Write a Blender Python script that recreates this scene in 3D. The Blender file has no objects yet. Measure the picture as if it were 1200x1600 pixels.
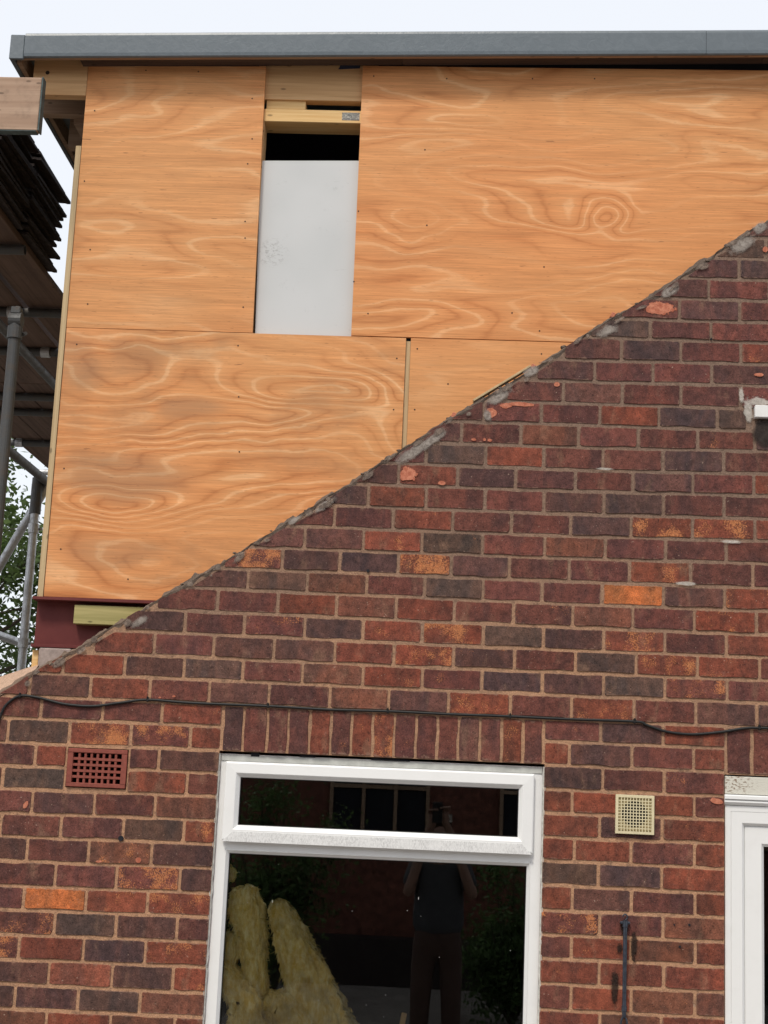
import bpy, bmesh, math, random
import numpy as np
from mathutils import Vector, Matrix, noise

random.seed(7)
S = bpy.context.scene
COL = S.collection
rad = math.radians

# ------------------------------------------------------------------ camera
F_PX = 2369.29                      # focal length in pixels of a 1200 x 1600 frame
YAW, PITCH, ROLL = -0.04461, 0.1895, 0.04306
CAM = np.array([0.88645, -5.74493, 1.75956])
cy_, sy_ = math.cos(YAW), math.sin(YAW)
cp_, sp_ = math.cos(PITCH), math.sin(PITCH)
cr_, sr_ = math.cos(ROLL), math.sin(ROLL)
fwd = np.array([sy_*cp_, cy_*cp_, sp_])
rgt = np.array([cy_, -sy_, 0.0])
upv = np.cross(rgt, fwd)
RM = np.array([cr_*rgt + sr_*upv, -sr_*rgt + cr_*upv, fwd])

cam_data = bpy.data.cameras.new('camera')
cam = bpy.data.objects.new('camera', cam_data)
COL.objects.link(cam)
m4 = Matrix.Identity(4)
for i in range(3):
    m4[i][0], m4[i][1], m4[i][2], m4[i][3] = RM[0][i], RM[1][i], -RM[2][i], CAM[i]
cam.matrix_world = m4
cam_data.sensor_fit = 'HORIZONTAL'
cam_data.sensor_width = 36.0
cam_data.lens = 36.0 * F_PX / 1200.0
cam_data.clip_start = 0.01
cam_data.clip_end = 500.0
S.camera = cam

# ------------------------------------------------------------------ sky, sun, exposure
SUN_AZ, SUN_EL = 20.0, 52.0         # degrees to the left of straight behind the camera, and up
world = bpy.data.worlds.new('World'); S.world = world
world.use_nodes = True
wn = world.node_tree.nodes; wl = world.node_tree.links
bg = wn['Background']; bg.inputs['Strength'].default_value = 0.1
sky = wn.new('ShaderNodeTexSky'); sky.sky_type = 'NISHITA'; sky.sun_disc = False
sky.sun_elevation = rad(SUN_EL); sky.sun_rotation = rad(180.0 + SUN_AZ)
sky.air_density = 1.0; sky.dust_density = 3.0
mixw = wn.new('ShaderNodeMixRGB'); mixw.inputs[0].default_value = 0.82
mixw.inputs[2].default_value = (7.40, 7.60, 7.95, 1)      # thin even cloud cover
wl.new(sky.outputs[0], mixw.inputs[1]); wl.new(mixw.outputs[0], bg.inputs['Color'])

sun_d = bpy.data.lights.new('sun', 'SUN'); sun_d.energy = 1.5; sun_d.angle = rad(12.0)
sun_d.color = (1.0, 0.93, 0.82)
sun = bpy.data.objects.new('sun', sun_d); COL.objects.link(sun)
to_sun = Vector((-math.sin(rad(SUN_AZ))*math.cos(rad(SUN_EL)), -math.cos(rad(SUN_AZ))*math.cos(rad(SUN_EL)), math.sin(rad(SUN_EL))))
sun.rotation_euler = to_sun.to_track_quat('Z', 'Y').to_euler()
sun.location = (-6, -14, 20)

S.view_settings.view_transform = 'Standard'
S.view_settings.look = 'None'
S.view_settings.gamma = 1.0
S.view_settings.exposure = 0.50
S.view_settings.use_curve_mapping = False
S.render.engine = 'CYCLES'
S.cycles.max_bounces = 6
S.cycles.transparent_max_bounces = 24
S.cycles.use_denoising = True

# ------------------------------------------------------------------ measuring helpers
def at(px, py, Y=0.0):
    """3-D point on the plane y = Y seen at a pixel of the 1200 x 1600 photograph."""
    d = RM.T @ np.array([(px-600)/F_PX, -(py-800)/F_PX, 1.0])
    t = (Y - CAM[1]) / d[1]
    return float(CAM[0]+t*d[0]), float(CAM[2]+t*d[2])

def x_at(px, Z, Y=0.0):
    a = (px-600)/F_PX
    c = RM @ (np.array([0.0, Y, Z]) - CAM)
    return float(-(c[0]-a*c[2])/(RM[0][0]-a*RM[2][0]))

# ------------------------------------------------------------------ object helpers
WLOC = {}
def register(o, loc, parent=None):
    COL.objects.link(o)
    loc = Vector(loc)
    WLOC[o.name] = loc
    if parent is not None:
        o.parent = parent
        o.location = loc - WLOC[parent.name]
    else:
        o.location = loc
    return o

def tag(o, label=None, cat=None, group=None, kind=None):
    if label: o['label'] = label
    if cat: o['category'] = cat
    if group: o['group'] = group
    if kind is None and cat: kind = 'thing'
    if kind: o['kind'] = kind
    return o

def empty(name, loc, parent=None, **k):
    o = bpy.data.objects.new(name, None); o.empty_display_size = 0.1
    register(o, loc, parent)
    return tag(o, **k)

def mesh(name, verts, faces, mat, parent=None, loc=None, smooth=False, **k):
    if loc is None:
        a = np.array(verts); loc = (a.min(0)+a.max(0))/2
    loc = Vector(loc)
    me = bpy.data.meshes.new(name)
    me.from_pydata([tuple(Vector(v)-loc) for v in verts], [], faces)
    me.validate()
    bm = bmesh.new(); bm.from_mesh(me); bmesh.ops.recalc_face_normals(bm, faces=bm.faces); bm.to_mesh(me); bm.free()
    if smooth:
        me.polygons.foreach_set('use_smooth', [True]*len(me.polygons))
    me.materials.append(mat)
    o = bpy.data.objects.new(name, me)
    register(o, loc, parent)
    return tag(o, **k)

class MB:
    def __init__(s): s.v = []; s.f = []
    def add(s, v, f):
        n = len(s.v); s.v += [tuple(p) for p in v]; s.f += [tuple(i+n for i in q) for q in f]; return s
    def box(s, x0, x1, y0, y1, z0, z1, c=0.0, rot=None):
        """box with chamfered edges; rot = (Matrix3, pivot)"""
        if c <= 0:
            v = [(x, y, z) for x in (x0, x1) for y in (y0, y1) for z in (z0, z1)]
            f = [(0,1,3,2),(4,6,7,5),(0,4,5,1),(2,3,7,6),(0,2,6,4),(1,5,7,3)]
        else:
            bm = bmesh.new()
            bmesh.ops.create_cube(bm, size=1.0)
            for q in bm.verts:
                q.co = Vector(((x0+x1)/2+q.co.x*(x1-x0), (y0+y1)/2+q.co.y*(y1-y0), (z0+z1)/2+q.co.z*(z1-z0)))
            bmesh.ops.bevel(bm, geom=list(bm.edges), offset=c, segments=1, affect='EDGES', profile=0.5)
            bm.verts.index_update()
            v = [tuple(q.co) for q in bm.verts]; f = [tuple(q.index for q in g.verts) for g in bm.faces]
            bm.free()
        if rot:
            M, p = rot; p = Vector(p)
            v = [tuple(M @ (Vector(q)-p) + p) for q in v]
        return s.add(v, f)
    def tube(s, a, b, r, n=14, hollow=0.0, r2=None):
        a, b = Vector(a), Vector(b); d = (b-a).normalized()
        u = d.orthogonal().normalized(); w = d.cross(u)
        r2 = r if r2 is None else r2
        ring = lambda c, rr: [tuple(c + rr*(math.cos(2*math.pi*i/n)*u + math.sin(2*math.pi*i/n)*w)) for i in range(n)]
        if hollow > 0:
            rings = [ring(a+d*0.15, hollow), ring(a, hollow), ring(a, r), ring(b, r2), ring(b, hollow), ring(b-d*0.15, hollow)]
        else:
            rings = [ring(a, r), ring(b, r2)]
        v = sum(rings, []); f = []
        for k in range(len(rings)-1):
            for i in range(n):
                j = (i+1) % n
                f.append((k*n+i, k*n+j, (k+1)*n+j, (k+1)*n+i))
        f.append(tuple(range(n))); f.append(tuple(range((len(rings)-1)*n, len(rings)*n)))
        return s.add(v, f)
    def prism(s, poly, y0, y1):
        """polygon in x,z pushed from y0 to y1"""
        n = len(poly)
        v = [(p[0], y0, p[1]) for p in poly] + [(p[0], y1, p[1]) for p in poly]
        f = [tuple(range(n)), tuple(range(2*n-1, n-1, -1))]
        f += [(i, (i+1) % n, n+(i+1) % n, n+i) for i in range(n)]
        return s.add(v, f)
    def build(s, name, mat, parent=None, loc=None, smooth=False, **k):
        return mesh(name, s.v, s.f, mat, parent, loc, smooth, **k)

# ------------------------------------------------------------------ node helpers
class NT:
    def __init__(s, name):
        s.m = bpy.data.materials.new(name); s.m.use_nodes = True
        s.t = s.m.node_tree; s.n = s.t.nodes; s.l = s.t.links
        s.b = s.n['Principled BSDF']
    def put(s, inp, v):
        if isinstance(v, bpy.types.NodeSocket): s.l.new(v, inp)
        elif isinstance(v, (tuple, list)) and len(v) == 3 and inp.type == 'RGBA': inp.default_value = (*v, 1)
        else: inp.default_value = v
    def obj(s): return s.n.new('ShaderNodeTexCoord').outputs['Object']
    def pos(s): return s.n.new('ShaderNodeNewGeometry').outputs['Position']
    def info(s, k): return s.n.new('ShaderNodeObjectInfo').outputs[k]
    def vm(s, op, a, b=None, out=0):
        q = s.n.new('ShaderNodeVectorMath'); q.operation = op; s.put(q.inputs[0], a)
        if b is not None: s.put(q.inputs[3 if op == 'SCALE' else 1], b)
        return q.outputs['Value'] if op in ('LENGTH', 'DOT_PRODUCT', 'DISTANCE') else q.outputs[0]
    def mt(s, op, a, b=0.0, clamp=False):
        q = s.n.new('ShaderNodeMath'); q.operation = op; q.use_clamp = clamp
        s.put(q.inputs[0], a); s.put(q.inputs[1], b); return q.outputs[0]
    def noise(s, vec, scale, detail=2.0, rough=0.5, dist=0.0, color=False):
        q = s.n.new('ShaderNodeTexNoise'); s.put(q.inputs['Vector'], vec)
        q.inputs['Scale'].default_value = scale; q.inputs['Detail'].default_value = detail
        q.inputs['Roughness'].default_value = rough; q.inputs['Distortion'].default_value = dist
        return q.outputs[1 if color else 0]
    def voro(s, vec, scale):
        q = s.n.new('ShaderNodeTexVoronoi'); s.put(q.inputs['Vector'], vec); q.inputs['Scale'].default_value = scale
        return q.outputs[0]
    def rng(s, v, a, b, c=0.0, d=1.0, smooth=True):
        q = s.n.new('ShaderNodeMapRange'); q.interpolation_type = 'SMOOTHSTEP' if smooth else 'LINEAR'
        for i, w in enumerate((v, a, b, c, d)): s.put(q.inputs[i], w)
        return q.outputs[0]
    def mix(s, f, a, b, mode='MIX'):
        q = s.n.new('ShaderNodeMixRGB'); q.blend_type = mode
        s.put(q.inputs[0], f); s.put(q.inputs[1], a); s.put(q.inputs[2], b); return q.outputs[0]
    def ramp(s, v, stops):
        q = s.n.new('ShaderNodeValToRGB'); s.put(q.inputs[0], v)
        e = q.color_ramp.elements
        while len(e) < len(stops): e.new(0.5)
        for i, (p, c) in enumerate(stops): e[i].position = p; e[i].color = (*c, 1) if len(c) == 3 else c
        return q.outputs[0]
    def bump(s, h, strength=0.3, dist=0.002):
        q = s.n.new('ShaderNodeBump'); q.inputs['Strength'].default_value = strength; q.inputs['Distance'].default_value = dist
        s.put(q.inputs['Height'], h); s.l.new(q.outputs[0], s.b.inputs['Normal'])
    def done(s, color=None, rough=None, metal=None, spec=None):
        if color is not None: s.put(s.b.inputs['Base Color'], color)
        if rough is not None: s.put(s.b.inputs['Roughness'], rough)
        if metal is not None: s.put(s.b.inputs['Metallic'], metal)
        if spec is not None: s.put(s.b.inputs['Specular IOR Level'], spec)
        return s.m

def plain(name, c, rough=0.6, metal=0.0, var=0.15, scale=30.0, bump=0.15, dist=0.001, spec=0.4, stretch=(1, 1, 1)):
    t = NT(name); p = t.vm('MULTIPLY', t.obj(), stretch)
    n = t.noise(p, scale, 4.0, 0.6)
    k = t.rng(n, 0.3, 0.7, 1-var, 1+var, False)
    col = t.vm('SCALE', c, k)
    col = t.mix(1.0, col, (1, 1, 1), 'MULTIPLY') if False else col
    t.bump(n, bump, dist)
    return t.done(col, rough, metal, spec)

# ------------------------------------------------------------------ materials
def mat_brick():
    t = NT('brick')
    base = t.info('Color'); spk = t.info('Alpha'); rnd = t.info('Random')
    off = t.vm('SCALE', (41.0, 17.0, 29.0), rnd)
    p = t.vm('ADD', t.obj(), off)
    # kiln marks: soft upright bands of darker and redder face
    band = t.noise(t.vm('MULTIPLY', p, (9.0, 1.0, 4.0)), 1.0, 3.0, 0.6, 0.8)
    bk = t.rng(band, 0.34, 0.66)
    warm = t.mix(1.0, base, (1.28, 1.08, 0.96), 'MULTIPLY')
    cool = t.mix(1.0, base, (0.74, 0.76, 0.80), 'MULTIPLY')
    col = t.mix(bk, cool, warm)
    tan = t.rng(t.noise(t.vm('MULTIPLY', t.vm('ADD', p, (3.0, 5.0, 1.0)), (16.0, 1.0, 7.0)), 1.0, 3.0, 0.6), 0.56, 0.74, 0.0, 0.42)
    col = t.mix(tan, col, (0.235, 0.135, 0.085))
    blotch = t.noise(p, 38.0, 4.0, 0.65)
    col = t.vm('SCALE', col, t.rng(blotch, 0.28, 0.72, 0.62, 1.40, False))
    # orange grains of fired clay showing through the dark skin
    zone = t.noise(p, 15.0, 2.0, 0.5)
    fine = t.noise(p, 235.0, 2.0, 0.65)
    thr = t.mt('SUBTRACT', 1.14, t.mt('MULTIPLY', spk, 0.44))
    s1 = t.mt('ADD', t.mt('MULTIPLY', zone, 0.85), t.mt('MULTIPLY', fine, 0.75))
    sm = t.rng(s1, thr, t.mt('ADD', thr, 0.12))
    glow = t.rng(zone, t.mt('SUBTRACT', 0.75, t.mt('MULTIPLY', spk, 0.30)), 0.85, 0.0, t.mt('MULTIPLY', spk, 0.55))
    col = t.mix(glow, col, (0.27, 0.088, 0.040))
    orange = t.mix(t.noise(p, 90.0, 2.0), (0.42, 0.125, 0.045), (0.58, 0.25, 0.10))
    col = t.mix(t.mt('MULTIPLY', sm, 0.85), col, orange)
    # faint pale bloom and specks
    bloom = t.rng(t.noise(p, 24.0, 5.0, 0.75), 0.56, 0.78, 0.0, 0.34)
    col = t.mix(bloom, col, (0.225, 0.135, 0.105))
    sp = t.rng(t.noise(p, 130.0, 2.0, 0.5), 0.715, 0.75, 0.0, 0.6)
    col = t.mix(sp, col, (0.42, 0.30, 0.23))
    grit = t.noise(p, 210.0, 3.0, 0.75)
    col = t.vm('SCALE', col, t.rng(grit, 0.28, 0.72, 0.55, 1.48, False))
    pit = t.rng(t.noise(t.vm('ADD', p, (9.0, 2.0, 4.0)), 105.0, 3.0, 0.6), 0.60, 0.69, 0.0, 0.75)
    col = t.mix(pit, col, t.mix(1.0, col, (0.34, 0.30, 0.30), 'MULTIPLY'))
    # mortar dragged over the arrises
    gv = t.vm('SUBTRACT', (0.5, 0.5, 0.5), t.vm('ABSOLUTE', t.vm('SUBTRACT', t.n.new('ShaderNodeTexCoord').outputs['Generated'], (0.5, 0.5, 0.5))))
    sx = t.n.new('ShaderNodeSeparateXYZ'); t.l.new(t.vm('MULTIPLY', gv, (0.215, 1.0, 0.073)), sx.inputs[0])
    ed = t.mt('MINIMUM', sx.outputs[0], sx.outputs[2])
    rag = t.rng(t.noise(p, 55.0, 5.0, 0.75), 0.46, 0.74, -0.001, 0.0080, False)
    smr = t.rng(ed, rag, t.mt('ADD', rag, 0.003), 0.6, 0.0)
    col = t.mix(smr, col, (0.27, 0.165, 0.118))
    h = t.mt('ADD', t.mt('MULTIPLY', grit, 0.35), t.mt('ADD', blotch, t.mt('MULTIPLY', fine, 0.5)))
    t.bump(h, 0.6, 0.0025)
    return t.done(col, 0.82, 0.0, 0.3)

def mat_mortar(name='mortar', a=(0.240, 0.163, 0.122), b=(0.480, 0.275, 0.165), d=(0.13, 0.088, 0.066)):
    t = NT(name); p = t.pos()
    sz = t.n.new('ShaderNodeSeparateXYZ'); t.l.new(p, sz.inputs[0])
    hz = t.mt('ADD', sz.outputs[2], t.mt('MULTIPLY', t.mt('SUBTRACT', t.noise(p, 1.4, 3.0, 0.6), 0.5), 2.2))
    col = t.mix(t.rng(hz, 1.7, 3.2), b, a)
    col = t.mix(t.rng(t.noise(p, 34.0, 4.0, 0.65), 0.48, 0.74, 0.0, 0.6), col, d)
    col = t.mix(t.rng(t.noise(p, 16.0, 5.0, 0.7), 0.64, 0.74, 0.0, 0.5), col, (0.46, 0.36, 0.28))
    g = t.noise(p, 190.0, 3.0, 0.75); g2 = t.noise(p, 70.0, 4.0, 0.65)
    col = t.vm('SCALE', col, t.rng(g, 0.25, 0.75, 0.66, 1.36, False))
    t.bump(t.mt('ADD', g, t.mt('MULTIPLY', g2, 1.6)), 0.7, 0.004)
    return t.done(col, 0.95, 0.0, 0.15)

def mat_ply(name, knots=(), seed=0.0, bands=1.0, freq=15.0, stain=0.25, brk=1.0, marks=()):
    t = NT(name); p = t.pos()
    q = t.vm('ADD', p, (seed*3.7, seed, seed*1.9))
    half = (0.5, 0.5, 0.5)
    w1 = t.vm('SCALE', t.vm('SUBTRACT', t.noise(t.vm('MULTIPLY', q, (1.5, 0.2, 3.2)), 1.0, 2.0, 0.5, color=True), half), 0.30)
    w2 = t.vm('SCALE', t.vm('SUBTRACT', t.noise(t.vm('MULTIPLY', q, (6.0, 0.2, 17.0)), 1.0, 3.0, 0.6, color=True), half), 0.035)
    warp = t.vm('ADD', w1, w2)
    h = t.noise(t.vm('MULTIPLY', t.vm('ADD', q, warp), (0.62, 0.2, 2.6)), 1.0, 2.0, 0.42)
    for kx, kz, rx, rz, amp in knots:
        dv = t.vm('MULTIPLY', t.vm('SUBTRACT', t.vm('ADD', p, t.vm('SCALE', warp, 0.55)), (kx, 0, kz)), (1.0/rx, 0.0, 1.0/rz))
        h = t.mt('ADD', h, t.rng(t.vm('LENGTH', dv), 0.0, 2.6, amp, 0.0))
    fibre = t.noise(t.vm('MULTIPLY', q, (3.0, 0.3, 190.0)), 1.0, 3.0, 0.65)
    fibre2 = t.noise(t.vm('MULTIPLY', q, (12.0, 0.3, 330.0)), 1.0, 2.0, 0.6)
    streak = t.noise(t.vm('MULTIPLY', t.vm('ADD', q, w2), (1.6, 0.3, 55.0)), 1.0, 4.0, 0.65)
    ph = t.mt('ADD', t.mt('MULTIPLY', h, freq), t.mt('MULTIPLY', t.mt('SUBTRACT', fibre, 0.5), 0.45*brk))
    ph = t.mt('ADD', ph, t.mt('MULTIPLY', t.mt('SUBTRACT', streak, 0.5), 0.6*brk))
    fr = t.mt('PINGPONG', ph, 1.0)
    fig = t.ramp(fr, [(0.0, (0.520, 0.205, 0.070)), (0.20, (0.640, 0.280, 0.104)), (0.55, (0.680, 0.312, 0.122)), (0.80, (0.700, 0.335, 0.136)), (0.95, (0.800, 0.455, 0.225)), (1.0, (0.780, 0.425, 0.198))])
    even = (0.672, 0.318, 0.124)
    amt = t.rng(t.noise(t.vm('MULTIPLY', q, (1.6, 0.2, 3.0)), 1.0, 2.0), 0.36, 0.60, 0.18*bands, 1.0*bands)
    col = t.mix(amt, even, fig)
    col = t.vm('SCALE', col, t.rng(streak, 0.28, 0.72, 0.90, 1.10, False))
    col = t.vm('SCALE', col, t.rng(fibre, 0.28, 0.72, 0.87, 1.12, False))
    col = t.vm('SCALE', col, t.rng(fibre2, 0.25, 0.75, 0.90, 1.10, False))
    pores = t.rng(t.noise(t.vm('MULTIPLY', q, (30.0, 1.0, 260.0)), 1.0, 1.0), 0.68, 0.78, 0.0, 0.40)
    col = t.mix(pores, col, (0.26, 0.10, 0.036))
    fleck = t.rng(t.noise(t.vm('MULTIPLY', q, (9.0, 1.0, 70.0)), 1.0, 2.0), 0.735, 0.765, 0.0, 0.55)
    col = t.mix(fleck, col, (0.17, 0.07, 0.03))
    redz = t.rng(t.noise(t.vm('MULTIPLY', q, (0.7, 0.2, 1.1)), 1.0, 2.0), 0.40, 0.66, 0.0, 0.7)
    col = t.mix(redz, col, t.mix(1.0, col, (1.02, 0.90, 0.84), 'MULTIPLY'))
    if stain:
        st = t.rng(t.noise(t.vm('MULTIPLY', q, (1.8, 0.2, 3.4)), 1.0, 5.0, 0.62), 0.48, 0.70, 0.0, stain)
        col = t.mix(st, col, (0.25, 0.155, 0.088))
    for kx, kz, rx, rz, a_ in marks:                       # damp grey veneer weathering; left-edge marks also paint in a cast shadow
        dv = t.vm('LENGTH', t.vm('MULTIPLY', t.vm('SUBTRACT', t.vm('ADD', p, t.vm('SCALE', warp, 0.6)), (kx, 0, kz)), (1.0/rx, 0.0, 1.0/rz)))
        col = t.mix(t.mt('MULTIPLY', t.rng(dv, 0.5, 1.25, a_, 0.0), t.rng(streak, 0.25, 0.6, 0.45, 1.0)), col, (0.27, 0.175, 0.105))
    t.bump(t.mt('ADD', fibre, fibre2), 0.15, 0.001)
    return t.done(col, 0.6, 0.0, 0.25)

def mat_timber(name, c1, c2, scale=1.0, axis='X', rough=0.65, dirt=0.0):
    t = NT(name)
    p = t.vm('ADD', t.obj(), t.vm('SCALE', (3.0, 7.0, 5.0), t.info('Random')))
    st = {'X': (1.6, 45.0, 60.0), 'Y': (60.0, 1.6, 45.0), 'Z': (60.0, 45.0, 1.6)}[axis]
    w = t.noise(t.vm('MULTIPLY', p, tuple(s*scale for s in st)), 1.0, 4.0, 0.6, 0.7)
    col = t.mix(t.rng(w, 0.35, 0.68), c1, c2)
    kn = t.voro(t.vm('MULTIPLY', p, tuple((9.0 if s < 2 else 22.0) for s in st)), 1.0)
    col = t.mix(t.rng(kn, 0.06, 0.14, 0.75, 0.0), col, tuple(x*0.35 for x in c1))
    if dirt:
        d = t.rng(t.noise(p, 14.0, 5.0, 0.7), 0.45, 0.75, 0.0, dirt)
        col = t.mix(d, col, (0.06, 0.045, 0.035))
    t.bump(w, 0.35, 0.0015)
    return t.done(col, rough, 0.0, 0.3)

def mat_glass():
    t = NT('glass'); n, l = t.n, t.l
    n.remove(t.b)
    tr = n.new('ShaderNodeBsdfTransparent'); tr.inputs[0].default_value = (0.985, 0.99, 0.985, 1)
    gl = n.new('ShaderNodeBsdfGlossy'); gl.inputs['Roughness'].default_value = 0.004
    fr = n.new('ShaderNodeFresnel'); fr.inputs['IOR'].default_value = 1.52
    mx = n.new('ShaderNodeMixShader')
    l.new(fr.outputs[0], mx.inputs[0]); l.new(tr.outputs[0], mx.inputs[1]); l.new(gl.outputs[0], mx.inputs[2])
    l.new(mx.outputs[0], n['Material Output'].inputs['Surface'])
    return t.m

def mat_grp():
    t = NT('grey_fibreglass'); p = t.pos()
    n1 = t.noise(p, 26.0, 4.0, 0.6, 1.2); n2 = t.noise(t.vm('MULTIPLY', p, (60.0, 60.0, 25.0)), 1.0, 3.0, 0.6)
    col = t.mix(t.rng(n1, 0.35, 0.7), (0.122, 0.147, 0.166), (0.140, 0.166, 0.186))
    t.bump(t.mt('ADD', t.mt('MULTIPLY', n1, 1.3), t.mt('MULTIPLY', n2, 0.5)), 0.16, 0.005)
    return t.done(col, 0.36, 0.0, 0.5)

def mat_pvc(name='white_plastic', dirty=0.10):
    t = NT(name); p = t.pos()
    d = t.rng(t.noise(p, 9.0, 5.0, 0.65), 0.45, 0.8, 0.0, dirty)
    col = t.mix(d, (0.86, 0.865, 0.855), (0.45, 0.44, 0.41))
    t.bump(t.noise(p, 60.0, 2.0), 0.03, 0.001)
    return t.done(col, 0.34, 0.0, 0.45)

def mat_grime():
    t = NT('grimy_white_plastic'); p = t.pos()
    d = t.rng(t.noise(t.vm('MULTIPLY', p, (230.0, 60.0, 110.0)), 1.0, 4.0, 0.75), 0.36, 0.70, 0.05, 0.55)
    d = t.mt('MULTIPLY', d, t.rng(t.noise(p, 14.0, 3.0, 0.6), 0.3, 0.6, 0.45, 1.0))
    col = t.mix(d, (0.78, 0.78, 0.77), (0.28, 0.28, 0.275))
    return t.done(col, 0.5, 0.0, 0.35)

def mat_steel(name, c, rough=0.45, metal=0.75, dirt=0.5):
    t = NT(name); p = t.vm('ADD', t.obj(), t.vm('SCALE', (5.0, 3.0, 9.0), t.info('Random')))
    n = t.noise(p, 22.0, 5.0, 0.65); g = t.noise(p, 160.0, 3.0, 0.6)
    col = t.vm('SCALE', c, t.rng(g, 0.2, 0.8, 0.82, 1.15, False))
    col = t.mix(t.rng(n, 0.46, 0.72, 0.0, dirt), col, (0.10, 0.075, 0.055))
    t.bump(n, 0.12, 0.001)
    return t.done(col, t.rng(n, 0.3, 0.7, rough-0.08, rough+0.2, False), t.rng(n, 0.5, 0.72, metal, metal*0.3), 0.5)

def mat_wool():
    t = NT('mineral_wool'); p = t.pos()
    n = t.noise(t.vm('MULTIPLY', p, (60.0, 60.0, 22.0)), 1.0, 5.0, 0.7)
    lo = t.noise(p, 9.0, 3.0, 0.6)
    col = t.mix(t.rng(n, 0.32, 0.7), (0.78, 0.55, 0.13), (0.97, 0.86, 0.46))
    col = t.mix(t.rng(lo, 0.50, 0.70, 0.0, 0.55), col, (0.36, 0.24, 0.08))
    t.bump(n, 0.6, 0.008)
    return t.done(col, 1.0, 0.0, 0.0)

def mat_leaf(name, c):
    t = NT(name); r = t.noise(t.pos(), 5.0, 2.0)
    col = t.mix(t.rng(r, 0.3, 0.7), tuple(x*0.6 for x in c), tuple(x*1.45 for x in c))
    t.put(t.b.inputs['Subsurface Weight'], 0.0)
    n, l = t.n, t.l
    tl = n.new('ShaderNodeBsdfTranslucent'); l.new(col, tl.inputs[0])
    mx = n.new('ShaderNodeMixShader'); mx.inputs[0].default_value = 0.4
    t.done(col, 0.55, 0.0, 0.3)
    l.new(t.b.outputs[0], mx.inputs[1]); l.new(tl.outputs[0], mx.inputs[2]); l.new(mx.outputs[0], n['Material Output'].inputs['Surface'])
    return t.m

def mat_redoxide():
    t = NT('red_oxide_steel'); p = t.obj()
    n = t.noise(p, 7.0, 4.0, 0.6); g = t.noise(p, 130.0, 3.0, 0.6)
    col = t.mix(t.rng(n, 0.3, 0.7), (0.115, 0.020, 0.019), (0.150, 0.030, 0.026))
    t.bump(g, 0.2, 0.001)
    return t.done(col, 0.55, 0.0, 0.35)

def mat_board():
    t = NT('white_board'); p = t.pos()
    base = t.mix(t.rng(t.noise(p, 3.0, 2.0), 0.3, 0.7), (0.560, 0.575, 0.575), (0.610, 0.620, 0.620))
    bx, bz = at(425, 395, 0.14)
    dv = t.vm('LENGTH', t.vm('MULTIPLY', t.vm('SUBTRACT', p, (bx, 0, bz)), (1.0, 0.0, 1.0)))
    near = t.rng(dv, 0.015, 0.085, 1.0, 0.0)
    sc = t.rng(t.noise(t.vm('MULTIPLY', p, (55.0, 1.0, 85.0)), 1.0, 5.0, 0.75, 1.0), 0.50, 0.62, 0.0, 0.55)
    col = t.mix(t.mt('MULTIPLY', near, sc), base, (0.24, 0.23, 0.22))
    sm = t.rng(t.noise(p, 18.0, 6.0, 0.75), 0.60, 0.76, 0.0, 0.30)
    col = t.mix(sm, col, (0.3, 0.3, 0.3))
    scr = t.rng(t.noise(t.vm('MULTIPLY', p, (9.0, 1.0, 90.0)), 1.0, 3.0, 0.6, 1.5), 0.68, 0.72, 0.0, 0.22)
    col = t.mix(scr, col, (0.36, 0.36, 0.35))
    return t.done(col, 0.45, 0.0, 0.4)

def mat_flaky():
    t = NT('flaking_white_paint'); p = t.pos()
    ed = t.rng(t.vm('LENGTH', t.vm('MULTIPLY', t.vm('SUBTRACT', p, (at(1150, 1225)[0], 0, at(1150, 1225)[1])), (1.0, 0, 1.6))), 0.02, 0.10, 1.0, 0.0)
    n = t.noise(t.vm('MULTIPLY', p, (60.0, 1.0, 150.0)), 1.0, 5.0, 0.7)
    f = t.rng(n, 0.52, 0.58, 0.0, 1.0)
    col = t.mix(t.mt('MULTIPLY', f, ed), (0.66, 0.64, 0.56), (0.22, 0.14, 0.09))
    t.bump(n, 0.5, 0.003)
    return t.done(col, 0.6, 0.0, 0.3)

def mat_patch(name, c1, c2, e0=0.55, e1=1.0, soft=0.25, scale=70.0, amt=1.0):
    """thin smear or scar with a ragged, partly see-through outline"""
    t = NT(name); n, l = t.n, t.l
    gen = n.new('ShaderNodeTexCoord').outputs['Generated']; p = t.pos()
    r = t.vm('LENGTH', t.vm('MULTIPLY', t.vm('SUBTRACT', gen, (0.5, 0.5, 0.5)), (2.0, 0.0, 2.0)))
    nz = t.noise(p, scale, 5.0, 0.7); ns = t.noise(p, scale*0.35, 2.0, 0.5)
    q = t.mt('ADD', r, t.mt('ADD', t.mt('MULTIPLY', t.mt('SUBTRACT', nz, 0.5), 0.9), t.mt('MULTIPLY', t.mt('SUBTRACT', ns, 0.5), 0.8)))
    f = t.mt('MULTIPLY', t.rng(q, e0, e0+soft, 1.0, 0.0), t.rng(r, 0.9, 1.0, amt, 0.0))
    t.done(t.mix(t.rng(nz, 0.35, 0.65), c1, c2), 0.95, 0.0, 0.1)
    t.bump(nz, 0.7, 0.004)
    tr = n.new('ShaderNodeBsdfTransparent'); mx = n.new('ShaderNodeMixShader')
    l.new(f, mx.inputs[0]); l.new(tr.outputs[0], mx.inputs[1]); l.new(t.b.outputs[0], mx.inputs[2])
    l.new(mx.outputs[0], n['Material Output'].inputs['Surface'])
    return t.m
SMEAR = mat_patch('mortar_smear', (0.24, 0.205, 0.18), (0.45, 0.40, 0.355), 0.34, 1.0, 0.45, 70.0, 0.8)
CRUMB = mat_patch('crumbled_mortar', (0.13, 0.10, 0.085), (0.30, 0.235, 0.19), 0.36, 1.0, 0.4, 80.0, 0.85)
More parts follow.
